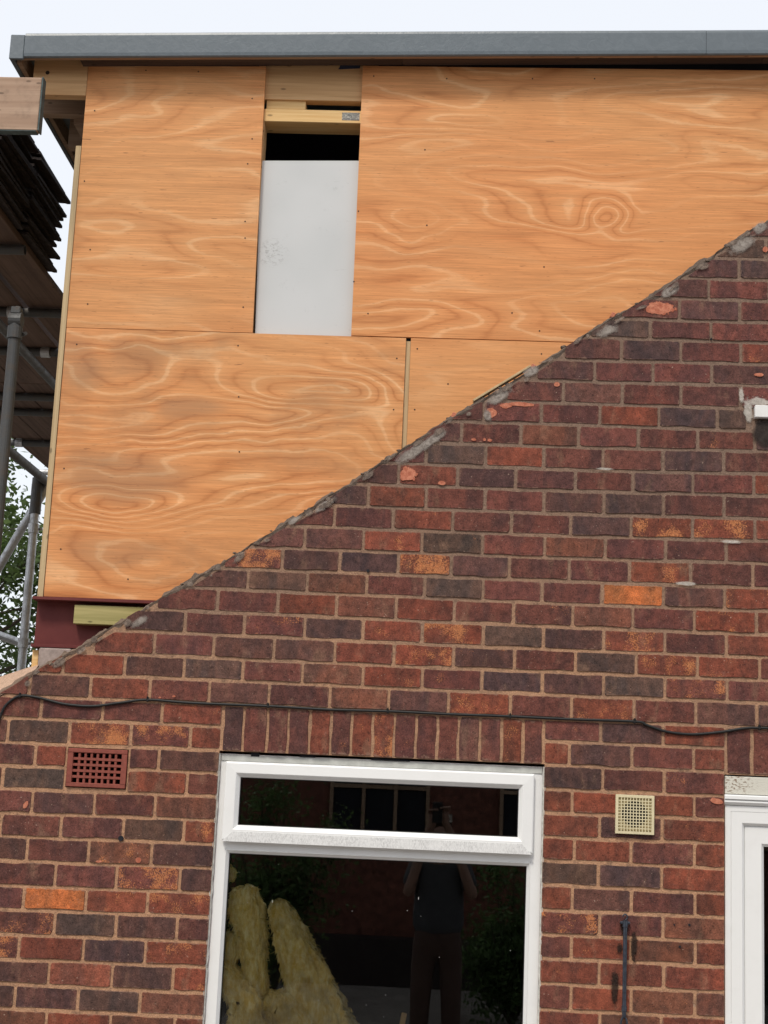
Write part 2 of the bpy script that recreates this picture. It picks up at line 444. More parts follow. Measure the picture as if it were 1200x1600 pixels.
WHITEM = mat_patch('white_filler', (0.45, 0.41, 0.36), (0.68, 0.63, 0.57), 0.42, 1.0, 0.40, 90.0, 0.75)
SPALLP = mat_patch('spalled_clay_face', (0.40, 0.125, 0.075), (0.60, 0.24, 0.15), 0.72, 1.0, 0.06, 60.0, 1.0)
TAR = mat_patch('tarry_stain', (0.016, 0.012, 0.011), (0.05, 0.035, 0.028), 0.50, 1.0, 0.30, 150.0, 0.80)
SOOT = mat_patch('soot_stain', (0.035, 0.028, 0.026), (0.06, 0.05, 0.045), 0.55, 1.0, 0.5, 30.0, 0.85)
BRICK = mat_brick()
MORTAR = mat_mortar()
CAPM = mat_mortar('weathered_mortar', (0.15, 0.115, 0.092), (0.27, 0.19, 0.14), (0.07, 0.052, 0.045))
PALEM = mat_mortar('pale_mortar', (0.30, 0.27, 0.25), (0.38, 0.34, 0.31), (0.20, 0.17, 0.15))
PINKM = mat_mortar('fresh_mortar', (0.50, 0.34, 0.25), (0.56, 0.38, 0.27), (0.36, 0.24, 0.17))
SPALL = mat_mortar('spalled_clay', (0.52, 0.19, 0.115), (0.58, 0.22, 0.13), (0.33, 0.11, 0.07))
GLASS = mat_glass(); GRP = mat_grp(); PVC = mat_pvc(); GRIME = mat_grime()
FRESH = mat_timber('fresh_softwood', (0.70, 0.43, 0.17), (0.82, 0.56, 0.26))
RAFTER = mat_timber('rafter_softwood', (0.58, 0.335, 0.150), (0.70, 0.435, 0.215))
GREEN = mat_timber('treated_softwood', (0.26, 0.235, 0.080), (0.45, 0.385, 0.165), 0.6)
EDGE = mat_timber('sheet_edge', (0.46, 0.33, 0.18), (0.56, 0.42, 0.24), 1.0, 'Z')
SCAFB = mat_timber('old_scaffold_board', (0.095, 0.059, 0.044), (0.155, 0.098, 0.074), 0.5, 'Y', 0.85, 0.35)
TOEB = mat_timber('scaffold_toe_board', (0.37, 0.245, 0.17), (0.51, 0.36, 0.26), 0.5, 'X', 0.85, 0.35)
TUBE = mat_steel('galvanised_tube', (0.50, 0.51, 0.52), 0.42, 0.7, 0.35)
DTUBE = mat_steel('weathered_tube', (0.075, 0.076, 0.076), 0.5, 0.25, 0.6)
REDOX = mat_redoxide()
CONC = plain('concrete', (0.36, 0.29, 0.26), 0.9, 0, 0.22, 45, 0.5, 0.003, 0.2)
TERRA = plain('terracotta', (0.25, 0.065, 0.045), 0.75, 0, 0.18, 60, 0.3, 0.001)
DARK = plain('dark_void', (0.012, 0.013, 0.018), 0.9, 0, 0.2, 10, 0.1)
NAVY = plain('navy_membrane', (0.030, 0.034, 0.058), 0.8, 0, 0.2, 10, 0.2)
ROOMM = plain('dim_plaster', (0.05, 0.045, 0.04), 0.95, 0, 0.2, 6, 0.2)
BLACKR = plain('black_rubber', (0.012, 0.012, 0.012), 0.5, 0, 0.2, 60, 0.1)
IRON = plain('black_iron', (0.055, 0.065, 0.085), 0.35, 0.4, 0.35, 60, 0.2)
RUSTB = plain('tarry_residue', (0.020, 0.014, 0.012), 0.7, 0, 0.4, 160, 0.6, 0.003)
CREAM = plain('cream_plastic', (0.70, 0.62, 0.40), 0.5, 0, 0.08, 40, 0.05)
SCREW = plain('screw_head', (0.05, 0.03, 0.02), 0.6, 0.3, 0.2, 60, 0.1)
TILEM = plain('old_roof_tile', (0.040, 0.031, 0.029), 0.85, 0, 0.4, 30, 0.5, 0.003, 0.2)
BOARDM = mat_board(); FLAKY = mat_flaky(); WOOL = mat_wool()
WHITE = plain('white_paint', (0.80, 0.80, 0.78), 0.5, 0, 0.05, 30, 0.1)
BARK = plain('bark', (0.07, 0.052, 0.04), 0.9, 0, 0.35, 20, 0.6, 0.01)
LEAF = mat_leaf('tree_leaf', (0.075, 0.115, 0.030)); LEAF2 = mat_leaf('shrub_leaf', (0.09, 0.15, 0.05))
PAVE = plain('paving', (0.22, 0.20, 0.18), 0.9, 0, 0.25, 3, 0.3, 0.004)
GASKET = plain('gasket', (0.02, 0.02, 0.02), 0.5)

# ------------------------------------------------------------------ ground
GZ = -0.12
mesh('ground', [(-150, -150, GZ), (150, -150, GZ), (150, 150, GZ), (-150, 150, GZ)], [(0, 1, 2, 3)], PAVE, kind='structure')

# ------------------------------------------------------------------ brick courses, measured joint by joint
Z0, CH = 2.1, 0.08724               # height of the bed over the window heads, course height
BEDS = {900: {0:1126,1:1087,2:1051,3:1017.5,4:981,5:945,6:909,7:873,8:839,9:804,10:767.5,11:735,12:699,13:664,14:630,15:596,16:562,-1:1160,-2:1197.5,-3:1235,-4:1272,-5:1310,-6:1346,-7:1385,-8:1424,-9:1462},
 600: {1:1074.5,2:1040.5,3:1004,4:968,5:931,6:897.5,7:862.5,8:827.5,9:793,10:757.5,11:722.5,0:1112},
 300: {0:1098,1:1061,2:1026,3:989,4:954,5:917.5,-1:1132.5,-2:1170,-3:1204.5,-4:1241,-5:1278,-6:1316,-7:1352,-8:1394,-9:1431,-10:1471,-11:1510,-12:1551,-13:1589},
 2: {0:1086,-1:1121,-2:1160,-3:1196,-4:1232.5,-5:1270,-6:1306,-7:1345,-8:1384,-9:1421,-10:1460,-11:1499,-12:1537.5,-13:1576},
 1125: {0:1135,-1:1169,-2:1206,-3:1244,-4:1280,-5:1317.5,-6:1357.5,-7:1396,-8:1434,-9:1471},
 1198: {1:1099,2:1064,3:1027.5,4:992.5,5:955,6:920,7:879.5,8:845,9:810,10:774,11:740,12:704.5,15:602,16:569,17:535,18:504,19:470,20:437.5,21:405,22:372}}
RES = {}
for px_, d_ in BEDS.items():
    for b_, py_ in d_.items():
        X_, Z_ = at(px_, py_)
        RES.setdefault(b_, []).append((X_, max(-0.006, min(0.006, 0.8*(Z_-Z0-b_*CH)))))
for b_ in RES: RES[b_].sort()
def bed(b, X):
    z = Z0 + b*CH
    if b in RES:
        xs, rs = zip(*RES[b]); z += float(np.interp(X, xs, rs))
    return z

RAKE_PX = [(-60,1112),(0,1078),(60,1040),(120,1010),(160,985),(240,938),(345,880),(400,845),(500,782),(560,746),(630,697),(700,655),(740,630),(830,576),(850,562),(915,520),(960,490),(1030,456),(1060,433),(1110,396),(1145,371),(1200,340),(1290,288)]
RAKE = [at(*p) for p in RAKE_PX]
RX, RZ = zip(*RAKE)
RK = np.polyfit(RX, RZ, 1)          # the rake is one straight line, about 33 degrees
def rake(X):
    line = float(RK[0]*X + RK[1])
    return line if X < RX[0] or X > RX[-1] else 0.3*line + 0.7*float(np.interp(X, RX, RZ))

def clip_rake(poly, drop):
    out = []
    g = lambda q: (rake(q[0]) - drop) - q[1]
    for i in range(len(poly)):
        a, b = poly[i], poly[(i+1) % len(poly)]
        ga, gb = g(a), g(b)
        if ga >= 0: out.append(a)
        if (ga >= 0) != (gb >= 0):
            t = ga/(ga-gb); out.append((a[0]+t*(b[0]-a[0]), a[1]+t*(b[1]-a[1])))
    return out

# letters: D dark, G olive grey, B blue black, P purple brown, R red brown, T tan brown, O orange; digit: speckle
CODE = {'D': (0.102, 0.050, 0.043), 'G': (0.094, 0.058, 0.047), 'B': (0.080, 0.046, 0.044), 'P': (0.122, 0.047, 0.039),
        'R': (0.174, 0.055, 0.035), 'T': (0.144, 0.061, 0.041), 'O': (0.44, 0.148, 0.050), 'Q': (0.21, 0.075, 0.051)}
# (course, [joint pixels], colours); a joint of None before/after marks an open end at a frame
ROWS = [
 (-14, [-27, 72, 172, 272, 'w'], 'T1 R1 T2 R1'),
 (-13, [-73, 23, 122, 218, 'w'], 'D0 D0 G2 T1'),
 (-12, [-22, 76, 175, 270, 'w'], 'D0 Q3 D1 R4'),
 (-11, [-67, 30, 130, 227, 'w'], 'P7 R1 B0 R5'),
 (-10, [-12, 85, 181, 276, 'w'], 'P6 G1 D0 P1'),
 (-9, [-60, 37, 134, 230, 'w'], 'P1 O0 R5 R6'),
 (-8, [-10, 86, 182, 281, 'w'], 'P2 P0 P8 D0'),
 (-7, [-55, 42, 138, 236, 'w'], 'D0 P1 T6 D0'),
 (-6, [1, 95, 192, 287, 'w'], 'P1 P2 G1 R5'),
 (-5, [-46, 50, 147, 242, 'w'], 'P3 D0 P2 T0'),
 (-4, [-92, 4, 'aL'], 'P0 G0'), (-4, ['aR', 292, 'w'], 'R1 P0'),
 (-3, [-40, 55, 'aL'], 'P0 R0'), (-3, ['aR', 248, 'w'], 'P1 D1'),
 (-2, [-84, 12, 108, 204, 297, 'l'], 'D0 G0 R7 P7 R4'),
 (-1, [-30, 64, 160, 253, 'l'], 'P1 P0 P2 R3'),
 (-1, ['m', 939, 1036, 'n'], 'P1 D0 R3'),
 (-2, ['m', 890, 987, 1084, 'n'], 'R2 D0 P1 R1'),
 (-3, ['x', 942, 1038, 'd'], 'B1 P0 P3'),
 (-4, ['x', 894, 990, 1085, 'd'], 'R1 R2 R2 P3'),
 (-5, ['x', 937, 1035, 'd'], 'R2 D0 R4'),
 (-6, ['x', 897, 986, 1085, 'd'], 'R1 R3 P0 R1'),
 (-7, ['x', 935, 1034, 'd'], 'G1 B0 R2'),
 (-8, ['x', 894, 987, 1086, 'd'], 'R1 D1 P2 R1'),
 (-9, ['x', 937, 1036, 'd'], 'P6 P1 T1'),
 (-10, ['x', 893, 986, 1086, 'd'], 'P1 R3 T2 R2'),
 (-11, ['x', 936, 1037, 'd'], 'R3 R2 R1'),
 (-12, ['x', 892, 986, 1086, 'd'], 'P1 R4 T1 T1'),
 (-13, ['x', 937, 1033, 'd'], 'R1 T2 R1'),
 (-14, ['x', 890, 985, 1085, 'd'], 'R1 P1 D0 R1'),
 (0, [-46, 46, 141, 234, 327, 420, 515.5, 607.5, 701, 797.5, 893, 991, 1087, 1183, 1279], 'P0 D1 R2 P3 D0 P2 T2 D2 R5 P0 R5 P0 D0 D0'),
 (1, [2, 99, 195, 287.5, 379.5, 472.5, 567, 660, 753, 847.5, 943, 1039, 1136, 1232], 'R1 R2 D0 G0 P1 T1 R2 P3 B0 D0 G3 P6 P0'),
 (2, [54, 146, 241, 334, 428, 523, 615.5, 709, 804, 899, 994, 1090, 1187, 1283], 'R1 R1 P1 D0 D2 R2 R6 D3 P0 G0 R6 R5 P1'),
 (3, [195, 289, 382, 476, 567.5, 660, 755, 849, 943, 1039, 1135, 1231], 'D1 P1 P5 B0 R4 R7 G0 D0 R7 P0 R5'),
 (4, [245, 340, 434.5, 526, 619, 710, 802.5, 895, 989, 1085, 1182, 1278], 'P2 P0 R1 T3 R1 P1 P4 T1 P1 R5 R2'),
 (5, [295, 387.5, 480, 573, 664, 754.5, 847.5, 941, 1037, 1132, 1228], 'D0 G0 T2 P1 G0 P4 P0 O1 D1 R5'),
 (6, [348, 441, 531, 622.5, 705, 796, 889, 984, 1079.5, 1176, 1272], 'P8 D0 B0 R9 D0 P1 P0 R5 P1 P1'),
 (7, [384, 476, 568, 659, 754, 851, 946, 1040, 1135, 1231], 'D0 D0 R4 G1 P0 T1 P0 P3 P0'),
 (8, [430, 523, 614, 707.5, 799, 892, 986, 1082, 1180, 1276], 'P0 P1 R2 P1 P1 B0 R7 R6 R2'),
 (9, [484, 576, 666, 758, 850, 944, 1037, 1131, 1227], 'B0 R2 P1 P0 D0 B0 P1 P0'),
 (10, [532, 623, 715.5, 806, 899, 989.5, 1082.5, 1178, 1274], 'D0 R1 D0 P0 P1 D0 P0 R4'),
 (11, [574, 666, 759, 850, 942.5, 1036, 1131, 1226], 'P0 G0 R2 P1 P0 B0 P0'),
 (12, [630, 721, 814, 904, 997.5, 1090.5, 1180, 1276], 'D0 P0 T0 P1 P0 P2 B0'),
 (13, [662, 756, 846, 937.5, 1029.5, 1121, 1168], 'P0 P0 P0 R2 B0 G0'),
 (14, [790, 880, 972.5, 1064, 1157.5, 1252], 'P0 D0 P1 P2 P0'),
 (15, [746, 837.5, 929, 1020.5, 1112.5, 1206], 'G0 D0 P0 P0 D0'),
 (16, [880, 971, 1064, 1157.5, 1250], 'D0 B0 P0 R5'),
 (17, [922, 1016, 1111, 1205], 'G0 P1 P0'),
 (18, [968, 1062, 1156, 1250], 'P1 D0 P2'),
 (19, [1014, 1107.5, 1202], 'D0 P0'),
 (20, [1063, 1155, 1248], 'D0 B0'),
 (21, [1105, 1197, 1290], 'G0 P2'),
 (22, [1155, 1248], 'D0'),
]
WX0, WX1, WZ0, WZ1 = 0.053, 1.266, 0.70, 1.918           # window frame outside
LX0, LX1 = x_at(346.5, 2.0), x_at(849.5, 2.0)             # window soldier arch
DX0, DX1 = 1.938, 2.90                                    # door frame outside
NX = x_at(1134.5, 2.0)
AX0, AX1, AZ0, AZ1 = -0.522, -0.297, 1.771, 1.914         # air brick
NAMED = {'w': WX0-0.004, 'x': WX1+0.004, 'd': DX0-0.004, 'l': LX0, 'm': LX1, 'n': NX, 'aL': AX0-0.004, 'aR': AX1+0.004}

house = empty('brick_house', (0.9, 0.0, GZ), label='red brown brick house wall with a bare stepped slope across its top', cat='house')

def brick_poly(poly, jit=0.0034, chip=0.006):
    """uneven, slightly chipped outline of a brick face"""
    out = []
    n = len(poly)
    for i in range(n):
        a, b = Vector((*poly[i], 0)), Vector((*poly[(i+1) % n], 0))
        L = (b-a).length
        if L < 0.012: continue
        c = min(random.uniform(0.0015, chip) if random.random() < 0.72 else random.uniform(0.006, 0.015), L*0.3)
        c2 = min(random.uniform(0.0015, chip), L*0.3)
        d = (b-a)/L; nrm = Vector((-d.y, d.x, 0))
        out.append(a + d*c)
        if L > 0.1:
            for f in (0.35, 0.68): out.append(a + d*L*(f+random.uniform(-0.1, 0.1)) + nrm*random.uniform(-jit, jit))
        out.append(b - d*c2)
    return [(p.x, p.y) for p in out]

def brick_mesh(poly, y0):
    """front face, rounded arris and sides that die into the mortar"""
    cx = sum(p[0] for p in poly)/len(poly); cz = sum(p[1] for p in poly)/len(poly)
    n = len(poly)
    ins = []
    for p in poly:
        d = Vector((cx-p[0], cz-p[1])); d = d.normalized()*min(0.0022, d.length*0.3)
        ins.append((p[0]+d.x, p[1]+d.y))
    v = [(p[0], y0, p[1]) for p in ins] + [(p[0], y0+0.0035, p[1]) for p in poly] + [(p[0], 0.03, p[1]) for p in poly]
    f = [tuple(range(n))]
    for k in (0, 1):
        f += [(k*n+i, k*n+(i+1) % n, (k+1)*n+(i+1) % n, (k+1)*n+i) for i in range(n)]
    return v, f

# mortar body of the wall, with the real openings left out
WL, WR = -1.30, 3.40
opens = [(WX0-0.004, WX1+0.004, WZ0, 1.9275), (DX0-0.004, DX1, GZ-0.1, 1.9175), (AX0-0.003, AX1+0.003, AZ0-0.003, AZ1+0.003)]
xs = sorted({WL, WR} | {q for o in opens for q in o[:2]})
zs = sorted({GZ-0.1, 5.2} | {q for o in opens for q in o[2:]})
mb = MB()
for i in range(len(xs)-1):
    for j in range(len(zs)-1):
        xm, zm = (xs[i]+xs[i+1])/2, (zs[j]+zs[j+1])/2
        if any(o[0] < xm < o[1] and o[2] < zm < o[3] for o in opens): continue
        poly = clip_rake([(xs[i], zs[j]), (xs[i+1], zs[j]), (xs[i+1], zs[j+1]), (xs[i], zs[j+1])], 0.012)
        if len(poly) > 2: mb.prism(poly, 0.0032, 0.10)
wall = mb.build('gable_wall', MORTAR, house, loc=(0.9, 0.0, 1.5))

def place_brick(poly, code, stuff=None):
    poly = clip_rake(poly, random.choice((0.004, 0.010, 0.016, 0.024, 0.034)))
    if len(poly) < 3: return
    A = 0.5*abs(sum(poly[i][0]*poly[(i+1) % len(poly)][1]-poly[(i+1) % len(poly)][0]*poly[i][1] for i in range(len(poly))))
    if A < 0.0012: return
    poly = brick_poly(poly)
    v, f = brick_mesh(poly, random.uniform(-0.0022, 0.0012))
    if stuff is not None:
        stuff.add(v, f); return
    o = mesh('brick', v, f, BRICK, wall)
    c = CODE[code[0]]
    k = random.uniform(0.86, 1.14)
    o.color = (c[0]*k*random.uniform(0.95, 1.05), c[1]*k, c[2]*k*random.uniform(0.95, 1.05), 0.1*int(code[1]) + random.uniform(0, 0.06))
    return o

def brick_rect(xl, xr, c):
    return [(xl, bed(c, xl)+0.0066), (xr, bed(c, xr)+0.0066), (xr, bed(c+1, xr)-0.0066), (xl, bed(c+1, xl)-0.0066)]

LEFT, RIGHT = {}, {}
for c, js, cols in ROWS:
    Xs = [NAMED[j] if isinstance(j, str) else x_at(j, Z0+(c+0.5)*CH) for j in js]
    if not isinstance(js[0], str): LEFT[c] = min(LEFT.get(c, 9), Xs[0])
    if not isinstance(js[-1], str): RIGHT[c] = max(RIGHT.get(c, -9), Xs[-1])
    cols = cols.split()
    for i, code in enumerate(cols):
        gl = 0.0 if (isinstance(js[i], str) and js[i] in 'wxd') else 0.0054
        gr = 0.0 if (isinstance(js[i+1], str) and js[i+1] in 'wxd') else 0.0054
        place_brick(brick_rect(Xs[i]+gl+random.uniform(-.001, .001), Xs[i+1]-gr+random.uniform(-.001, .001), c), code)

# soldier arches over window and door
SOL = [347.5, 380.5, 417, 450, 484, 517, 549.5, 582.5, 616, 650, 683, 716.5, 749.5, 783.5, 817, 849.5]
SCOL = 'D1 P0 P1 P2 R3 P3 R2 R7 P4 P1 P2 D1 P0 R4 P1 R3'.split()
for i in range(len(SOL)-1):
    Z = 2.01
    xl, xr = x_at(SOL[i], Z), x_at(SOL[i+1], Z)
    zb = 1.9285 + random.uniform(-0.002, 0.002)
    place_brick([(xl+0.0052, zb), (xr-0.0052, zb), (xr-0.0052, bed(0, xr)-0.0066), (xl+0.0052, bed(0, xl)-0.0066)], SCOL[i])
SOL2 = [NX, x_at(1175, 2.0), x_at(1211, 2.0), x_at(1246, 2.0)]
for i, code in enumerate('P2 P1 R1'.split()):
    place_brick([(SOL2[i]+0.006, 1.9215), (SOL2[i+1]-0.006, 1.9215), (SOL2[i+1]-0.006, bed(0, 2.0)-0.0066), (SOL2[i]+0.006, bed(0, 2.0)-0.0066)], code)

# the brickwork beyond the picture's edges
rest = MB()
def fill(c, xa, xb, step):
    """bricks from xa towards xb"""
    x = xa
    while (xb-x)*step > 0.03:
        e = x+step*0.228
        if (xb-e)*step < 0.04: e = xb
        l, r = min(x, e), max(x, e)
        place_brick(brick_rect(l+0.0054, r-0.0054, c), 'P0', rest)
        x = e
for c in range(-26, 32):
    off = 0.114 if c % 2 else 0.0
    if c < -14:
        if Z0+(c+1)*CH < WZ0: fill(c, WL+off, NAMED['d'], 1)
        else: fill(c, NAMED['w'], WL, -1); fill(c, NAMED['x'], NAMED['d'], 1)
    elif c < 0: fill(c, LEFT[c], WL, -1)
    if c < -2: fill(c, DX1, WR, 1)
    elif c < 0: fill(c, SOL2[-1], WR, 1)
    else:
        if c == 0 and c in LEFT: fill(c, LEFT[c], WL, -1)
        fill(c, RIGHT.get(c, 2.25+off) + (0.36 if c == 13 else 0.0), WR, 1)
rest.build('brickwork', BRICK, wall, kind='stuff').color = (0.12, 0.052, 0.04, 0.25)

# uneven mortar left along the slope where the roof was taken off
cap = MB()
N = 420
vs = []
for i in range(N+1):
    X = WL + (WR-WL)*i/N
    z = rake(X)
    top = 0.011*noise.noise((X*7, 0, 1)) + 0.014*noise.cell(Vector((X*14, 0.5, 0.5))) + 0.014*noise.noise((X*29, 0, 5)) + 0.012*noise.noise((X*71, 0, 9)) - 0.004
    low = max(0.006, 0.022 + 0.020*noise.noise((X*11, 3, 1)) + 0.016*noise.noise((X*37, 3, 1)))
    fy = -0.0015 + 0.003*noise.noise((X*19, 8, 1))
    vs.append([(X, fy+0.004, z-low), (X, fy, z-low*0.45), (X, fy+0.004, z+top*0.6), (X, fy+0.02, z+top), (X, 0.098, z+top*0.8), (X, 0.098, z-0.03)])
v = sum(vs, []); f = []
for i in range(N):
    for k in range(5): f.append((i*6+k, i*6+k+1, (i+1)*6+k+1, (i+1)*6+k))
mesh('mortar_capping', v, f, CAPM, wall)

chunks = MB(); rc = random.Random(3)
for i in range(95):
    X = rc.uniform(-0.75, 2.3); r_ = rc.uniform(0.003, 0.012)
    z = rake(X) + rc.uniform(-0.020, 0.003)
    c_ = Vector((X, rc.uniform(0.0, 0.05), z)); pts = []
    bmx = bmesh.new(); bmesh.ops.create_icosphere(bmx, subdivisions=1, radius=r_)
    for q in bmx.verts:
        k = 1+0.5*noise.noise(q.co*90+Vector((i*3.1, 0, 0))); pts.append(tuple(c_ + Vector((q.co.x*k*rc.uniform(1.0, 1.8), q.co.y*k, q.co.z*k*0.8))))
    bmx.verts.index_update(); chunks.add(pts, [tuple(q.index for q in g_.verts) for g_ in bmx.faces]); bmx.free()
chunks.build('rubble', CAPM, wall, kind='stuff')

def patch_px(name, px, py, rpx, rpy, mat, parent, rot=0.0, y=-0.0034, **k):
    """thin patch lying on the brick face"""
    X, Z = at(px, py); a, b = rpx/410.0, rpy/410.0
    c, s_ = math.cos(rot), math.sin(rot)
    o = mesh(name, [(u*a, 0, w*b) for u, w in ((-1, -1), (1, -1), (1, 1), (-1, 1))], [(0, 1, 2, 3)], mat, parent, loc=(0, 0, 0), **k)
    o.location = Vector((X, y, Z)) - WLOC[parent.name]; o.rotation_euler = (0, -rot, 0)
    return o

ang = math.atan(RK[0])
for i, (px, py, a, b, r) in enumerate([(1031, 482, 24, 11, 0.05), (639, 740, 14, 12.5, 0.2), (790, 634, 10, 5, 0.1), (815, 632, 26, 3.5, -0.03), (768, 645, 8, 9, 0.9), (870, 601, 5, 4, 0),
                                        (1196, 390, 5, 5, 0), (757, 687, 3, 3, 0), (765, 688, 3.5, 2.5, 0), (690, 755, 7, 3.5, 0), (740, 687, 4, 2, 0), (216, 1344, 4.5, 4, 0), (155, 1346, 5, 1.8, 0), (1186, 586, 8, 3, 0),
                                        (40, 1258, 4, 7, -0.5), (1120, 1252, 11, 4.5, -0.2), (272, 1088, 3, 2, 0), (250, 1090, 2.5, 1.5, 0)]):
    patch_px('spalled_patch', px, py, a*1.25, b*1.25, SPALLP, wall, rot=r, y=-0.0034-0.00005*i)
for i, (px, py, a, b, r) in enumerate([(645, 702, 36, 7, ang), (675, 683, 26, 6, ang), (778, 616, 22, 7, ang), (826, 578, 14, 6, ang), (946, 513, 18, 7, ang*0.8), (1044, 452, 16, 6, ang), (1158, 378, 28, 9, ang), (760, 645, 6, 8, 0.3),
                                        (505, 786, 20, 5, ang), (215, 968, 14, 5, ang), (460, 808, 14, 4, ang), (1186, 352, 14, 7, ang)]):
    patch_px('mortar_smear', px+2, py+4, a*1.5, b*1.9, SMEAR, wall, rot=r, y=-0.0046-0.00005*i)
rs = random.Random(11)
for i in range(44):
    X = rs.uniform(-0.7, 2.1); L_ = rs.uniform(0.012, 0.05)
    o = patch_px('mortar_smear', 600, 800, L_*410, rs.uniform(0.006, 0.020)*410, CRUMB, wall, rot=ang+rs.uniform(-0.3, 0.2), y=-0.0066-0.00005*i)
    o.location = Vector((X, -0.0066-0.00005*i, rake(X)-rs.uniform(0.012, 0.04))) - WLOC[wall.name]
for i, (px, py, a, b, r) in enumerate([(1070, 912, 17, 3, 0.0), (1169, 643, 7, 20, 0.1), (1186, 628, 18, 7, 0), (945, 733, 14, 2, 0), (1143, 847, 18, 3, 0), (1158, 618, 5, 12, 0.0)]):
    patch_px('mortar_smear', px, py, a*1.4, b*1.5, WHITEM, wall, rot=r, y=-0.0054-0.00005*i)
for i, (px, py) in enumerate([(189, 1310), (1053.5, 1445), (1077, 1445), (1062, 1479), (1111, 530), (575, 892), (1136, 1247)]):
    X, Z = at(px, py); MB().tube((X, -0.0045, Z), (X, 0.02, Z), (0.010, 0.003, 0.0042, 0.0042, 0.004, 0.006, 0.003)[i], 10).build('drill_hole', DARK, wall)

# rear of the house: rooms behind the wall
MB().box(WX0-0.05, WX1+0.05, 0.102, 0.40, WZ0+0.020, WZ0+0.042, 0.004).build('window_board', WHITE, house)
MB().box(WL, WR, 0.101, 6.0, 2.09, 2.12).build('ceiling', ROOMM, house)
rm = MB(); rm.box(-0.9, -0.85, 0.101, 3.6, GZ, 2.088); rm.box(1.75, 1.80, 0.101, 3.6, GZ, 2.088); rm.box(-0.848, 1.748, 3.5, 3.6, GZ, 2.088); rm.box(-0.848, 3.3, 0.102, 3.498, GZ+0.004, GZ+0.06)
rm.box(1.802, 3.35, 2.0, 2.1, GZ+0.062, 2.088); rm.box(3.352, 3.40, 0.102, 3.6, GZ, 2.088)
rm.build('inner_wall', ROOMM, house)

# ------------------------------------------------------------------ air brick
ab = MB()
fw = 0.016
ab.box(AX0, AX1, -0.006, 0.05, AZ1-fw, AZ1, 0.002); ab.box(AX0, AX1, -0.006, 0.05, AZ0, AZ0+fw, 0.002)
ab.box(AX0, AX0+fw+0.004, -0.0062, 0.05, AZ0+fw, AZ1-fw); ab.box(AX1-fw-0.004, AX1, -0.0062, 0.05, AZ0+fw, AZ1-fw)
airb = ab.build('air_brick', TERRA, house, label='terracotta air brick with forty square holes')
nx, nz = 8, 5
ix0, ix1, iz0, iz1 = AX0+fw+0.004, AX1-fw-0.004, AZ0+fw, AZ1-fw
for i in range(1, nx):
    X = ix0+(ix1-ix0)*i/nx; MB().box(X-0.0042, X+0.0042, -0.002, 0.04, iz0, iz1).build('grille_bar', TERRA, airb)
for j in range(1, nz):
    Z = iz0+(iz1-iz0)*j/nz; MB().box(ix0, ix1, -0.0035, 0.038, Z-0.0048, Z+0.0048).build('grille_bar', TERRA, airb)
MB().box(AX0+0.002, AX1-0.002, 0.075, 0.08, AZ0, AZ1).build('cavity', DARK, airb)

# ------------------------------------------------------------------ window
def ring(name, x0, x1, z0, z1, prof, mat, parent, **k):
    """mitred frame: prof is a list of (inset, y) swept round a rectangle"""
    v, f = [], []
    n = len(prof)
    for (ins, y) in prof:
        v += [(x0+ins, y, z0+ins), (x1-ins, y, z0+ins), (x1-ins, y, z1-ins), (x0+ins, y, z1-ins)]
    for a in range(n-1):
        for i in range(4):
            j = (i+1) % 4
            f.append((a*4+i, a*4+j, (a+1)*4+j, (a+1)*4+i))
    return mesh(name, v, f, mat, parent, **k)

win = ring('window', WX0, WX1, WZ0, WZ1, [(0.0, 0.09), (0.0, 0.022), (0.002, 0.020), (0.040, 0.020), (0.040, 0.09)], PVC, house, label='white plastic window with a top vent over one wide pane')
TZ = 1.587                                                # transom between the two lights
MB().box(WX0+0.0402, WX1-0.0402, 0.0202, 0.09, TZ-0.022, TZ+0.015, 0.001).build('transom', PVC, win)
# lower light: bead and pane
LZ1 = TZ-0.022
ring('glazing_bead', WX0+0.0402, WX1-0.0402, WZ0+0.0402, LZ1, [(0.0, 0.0215), (0.0, 0.019), (0.001, 0.0185), (0.0125, 0.034), (0.0125, 0.05)], PVC, win)
ring('gasket', WX0+0.0527, WX1-0.0527, WZ0+0.0527, LZ1-0.0125, [(0.0, 0.034), (0.0025, 0.036), (0.0025, 0.05)], GASKET, win)
pane = MB().box(WX0+0.048, WX1-0.048, 0.042, 0.046, WZ0+0.048, LZ1-0.008).build('pane', GLASS, win)
MB().box(WX0+0.048, WX1-0.048, 0.062, 0.066, WZ0+0.048, LZ1-0.008).build('pane', GLASS, win)
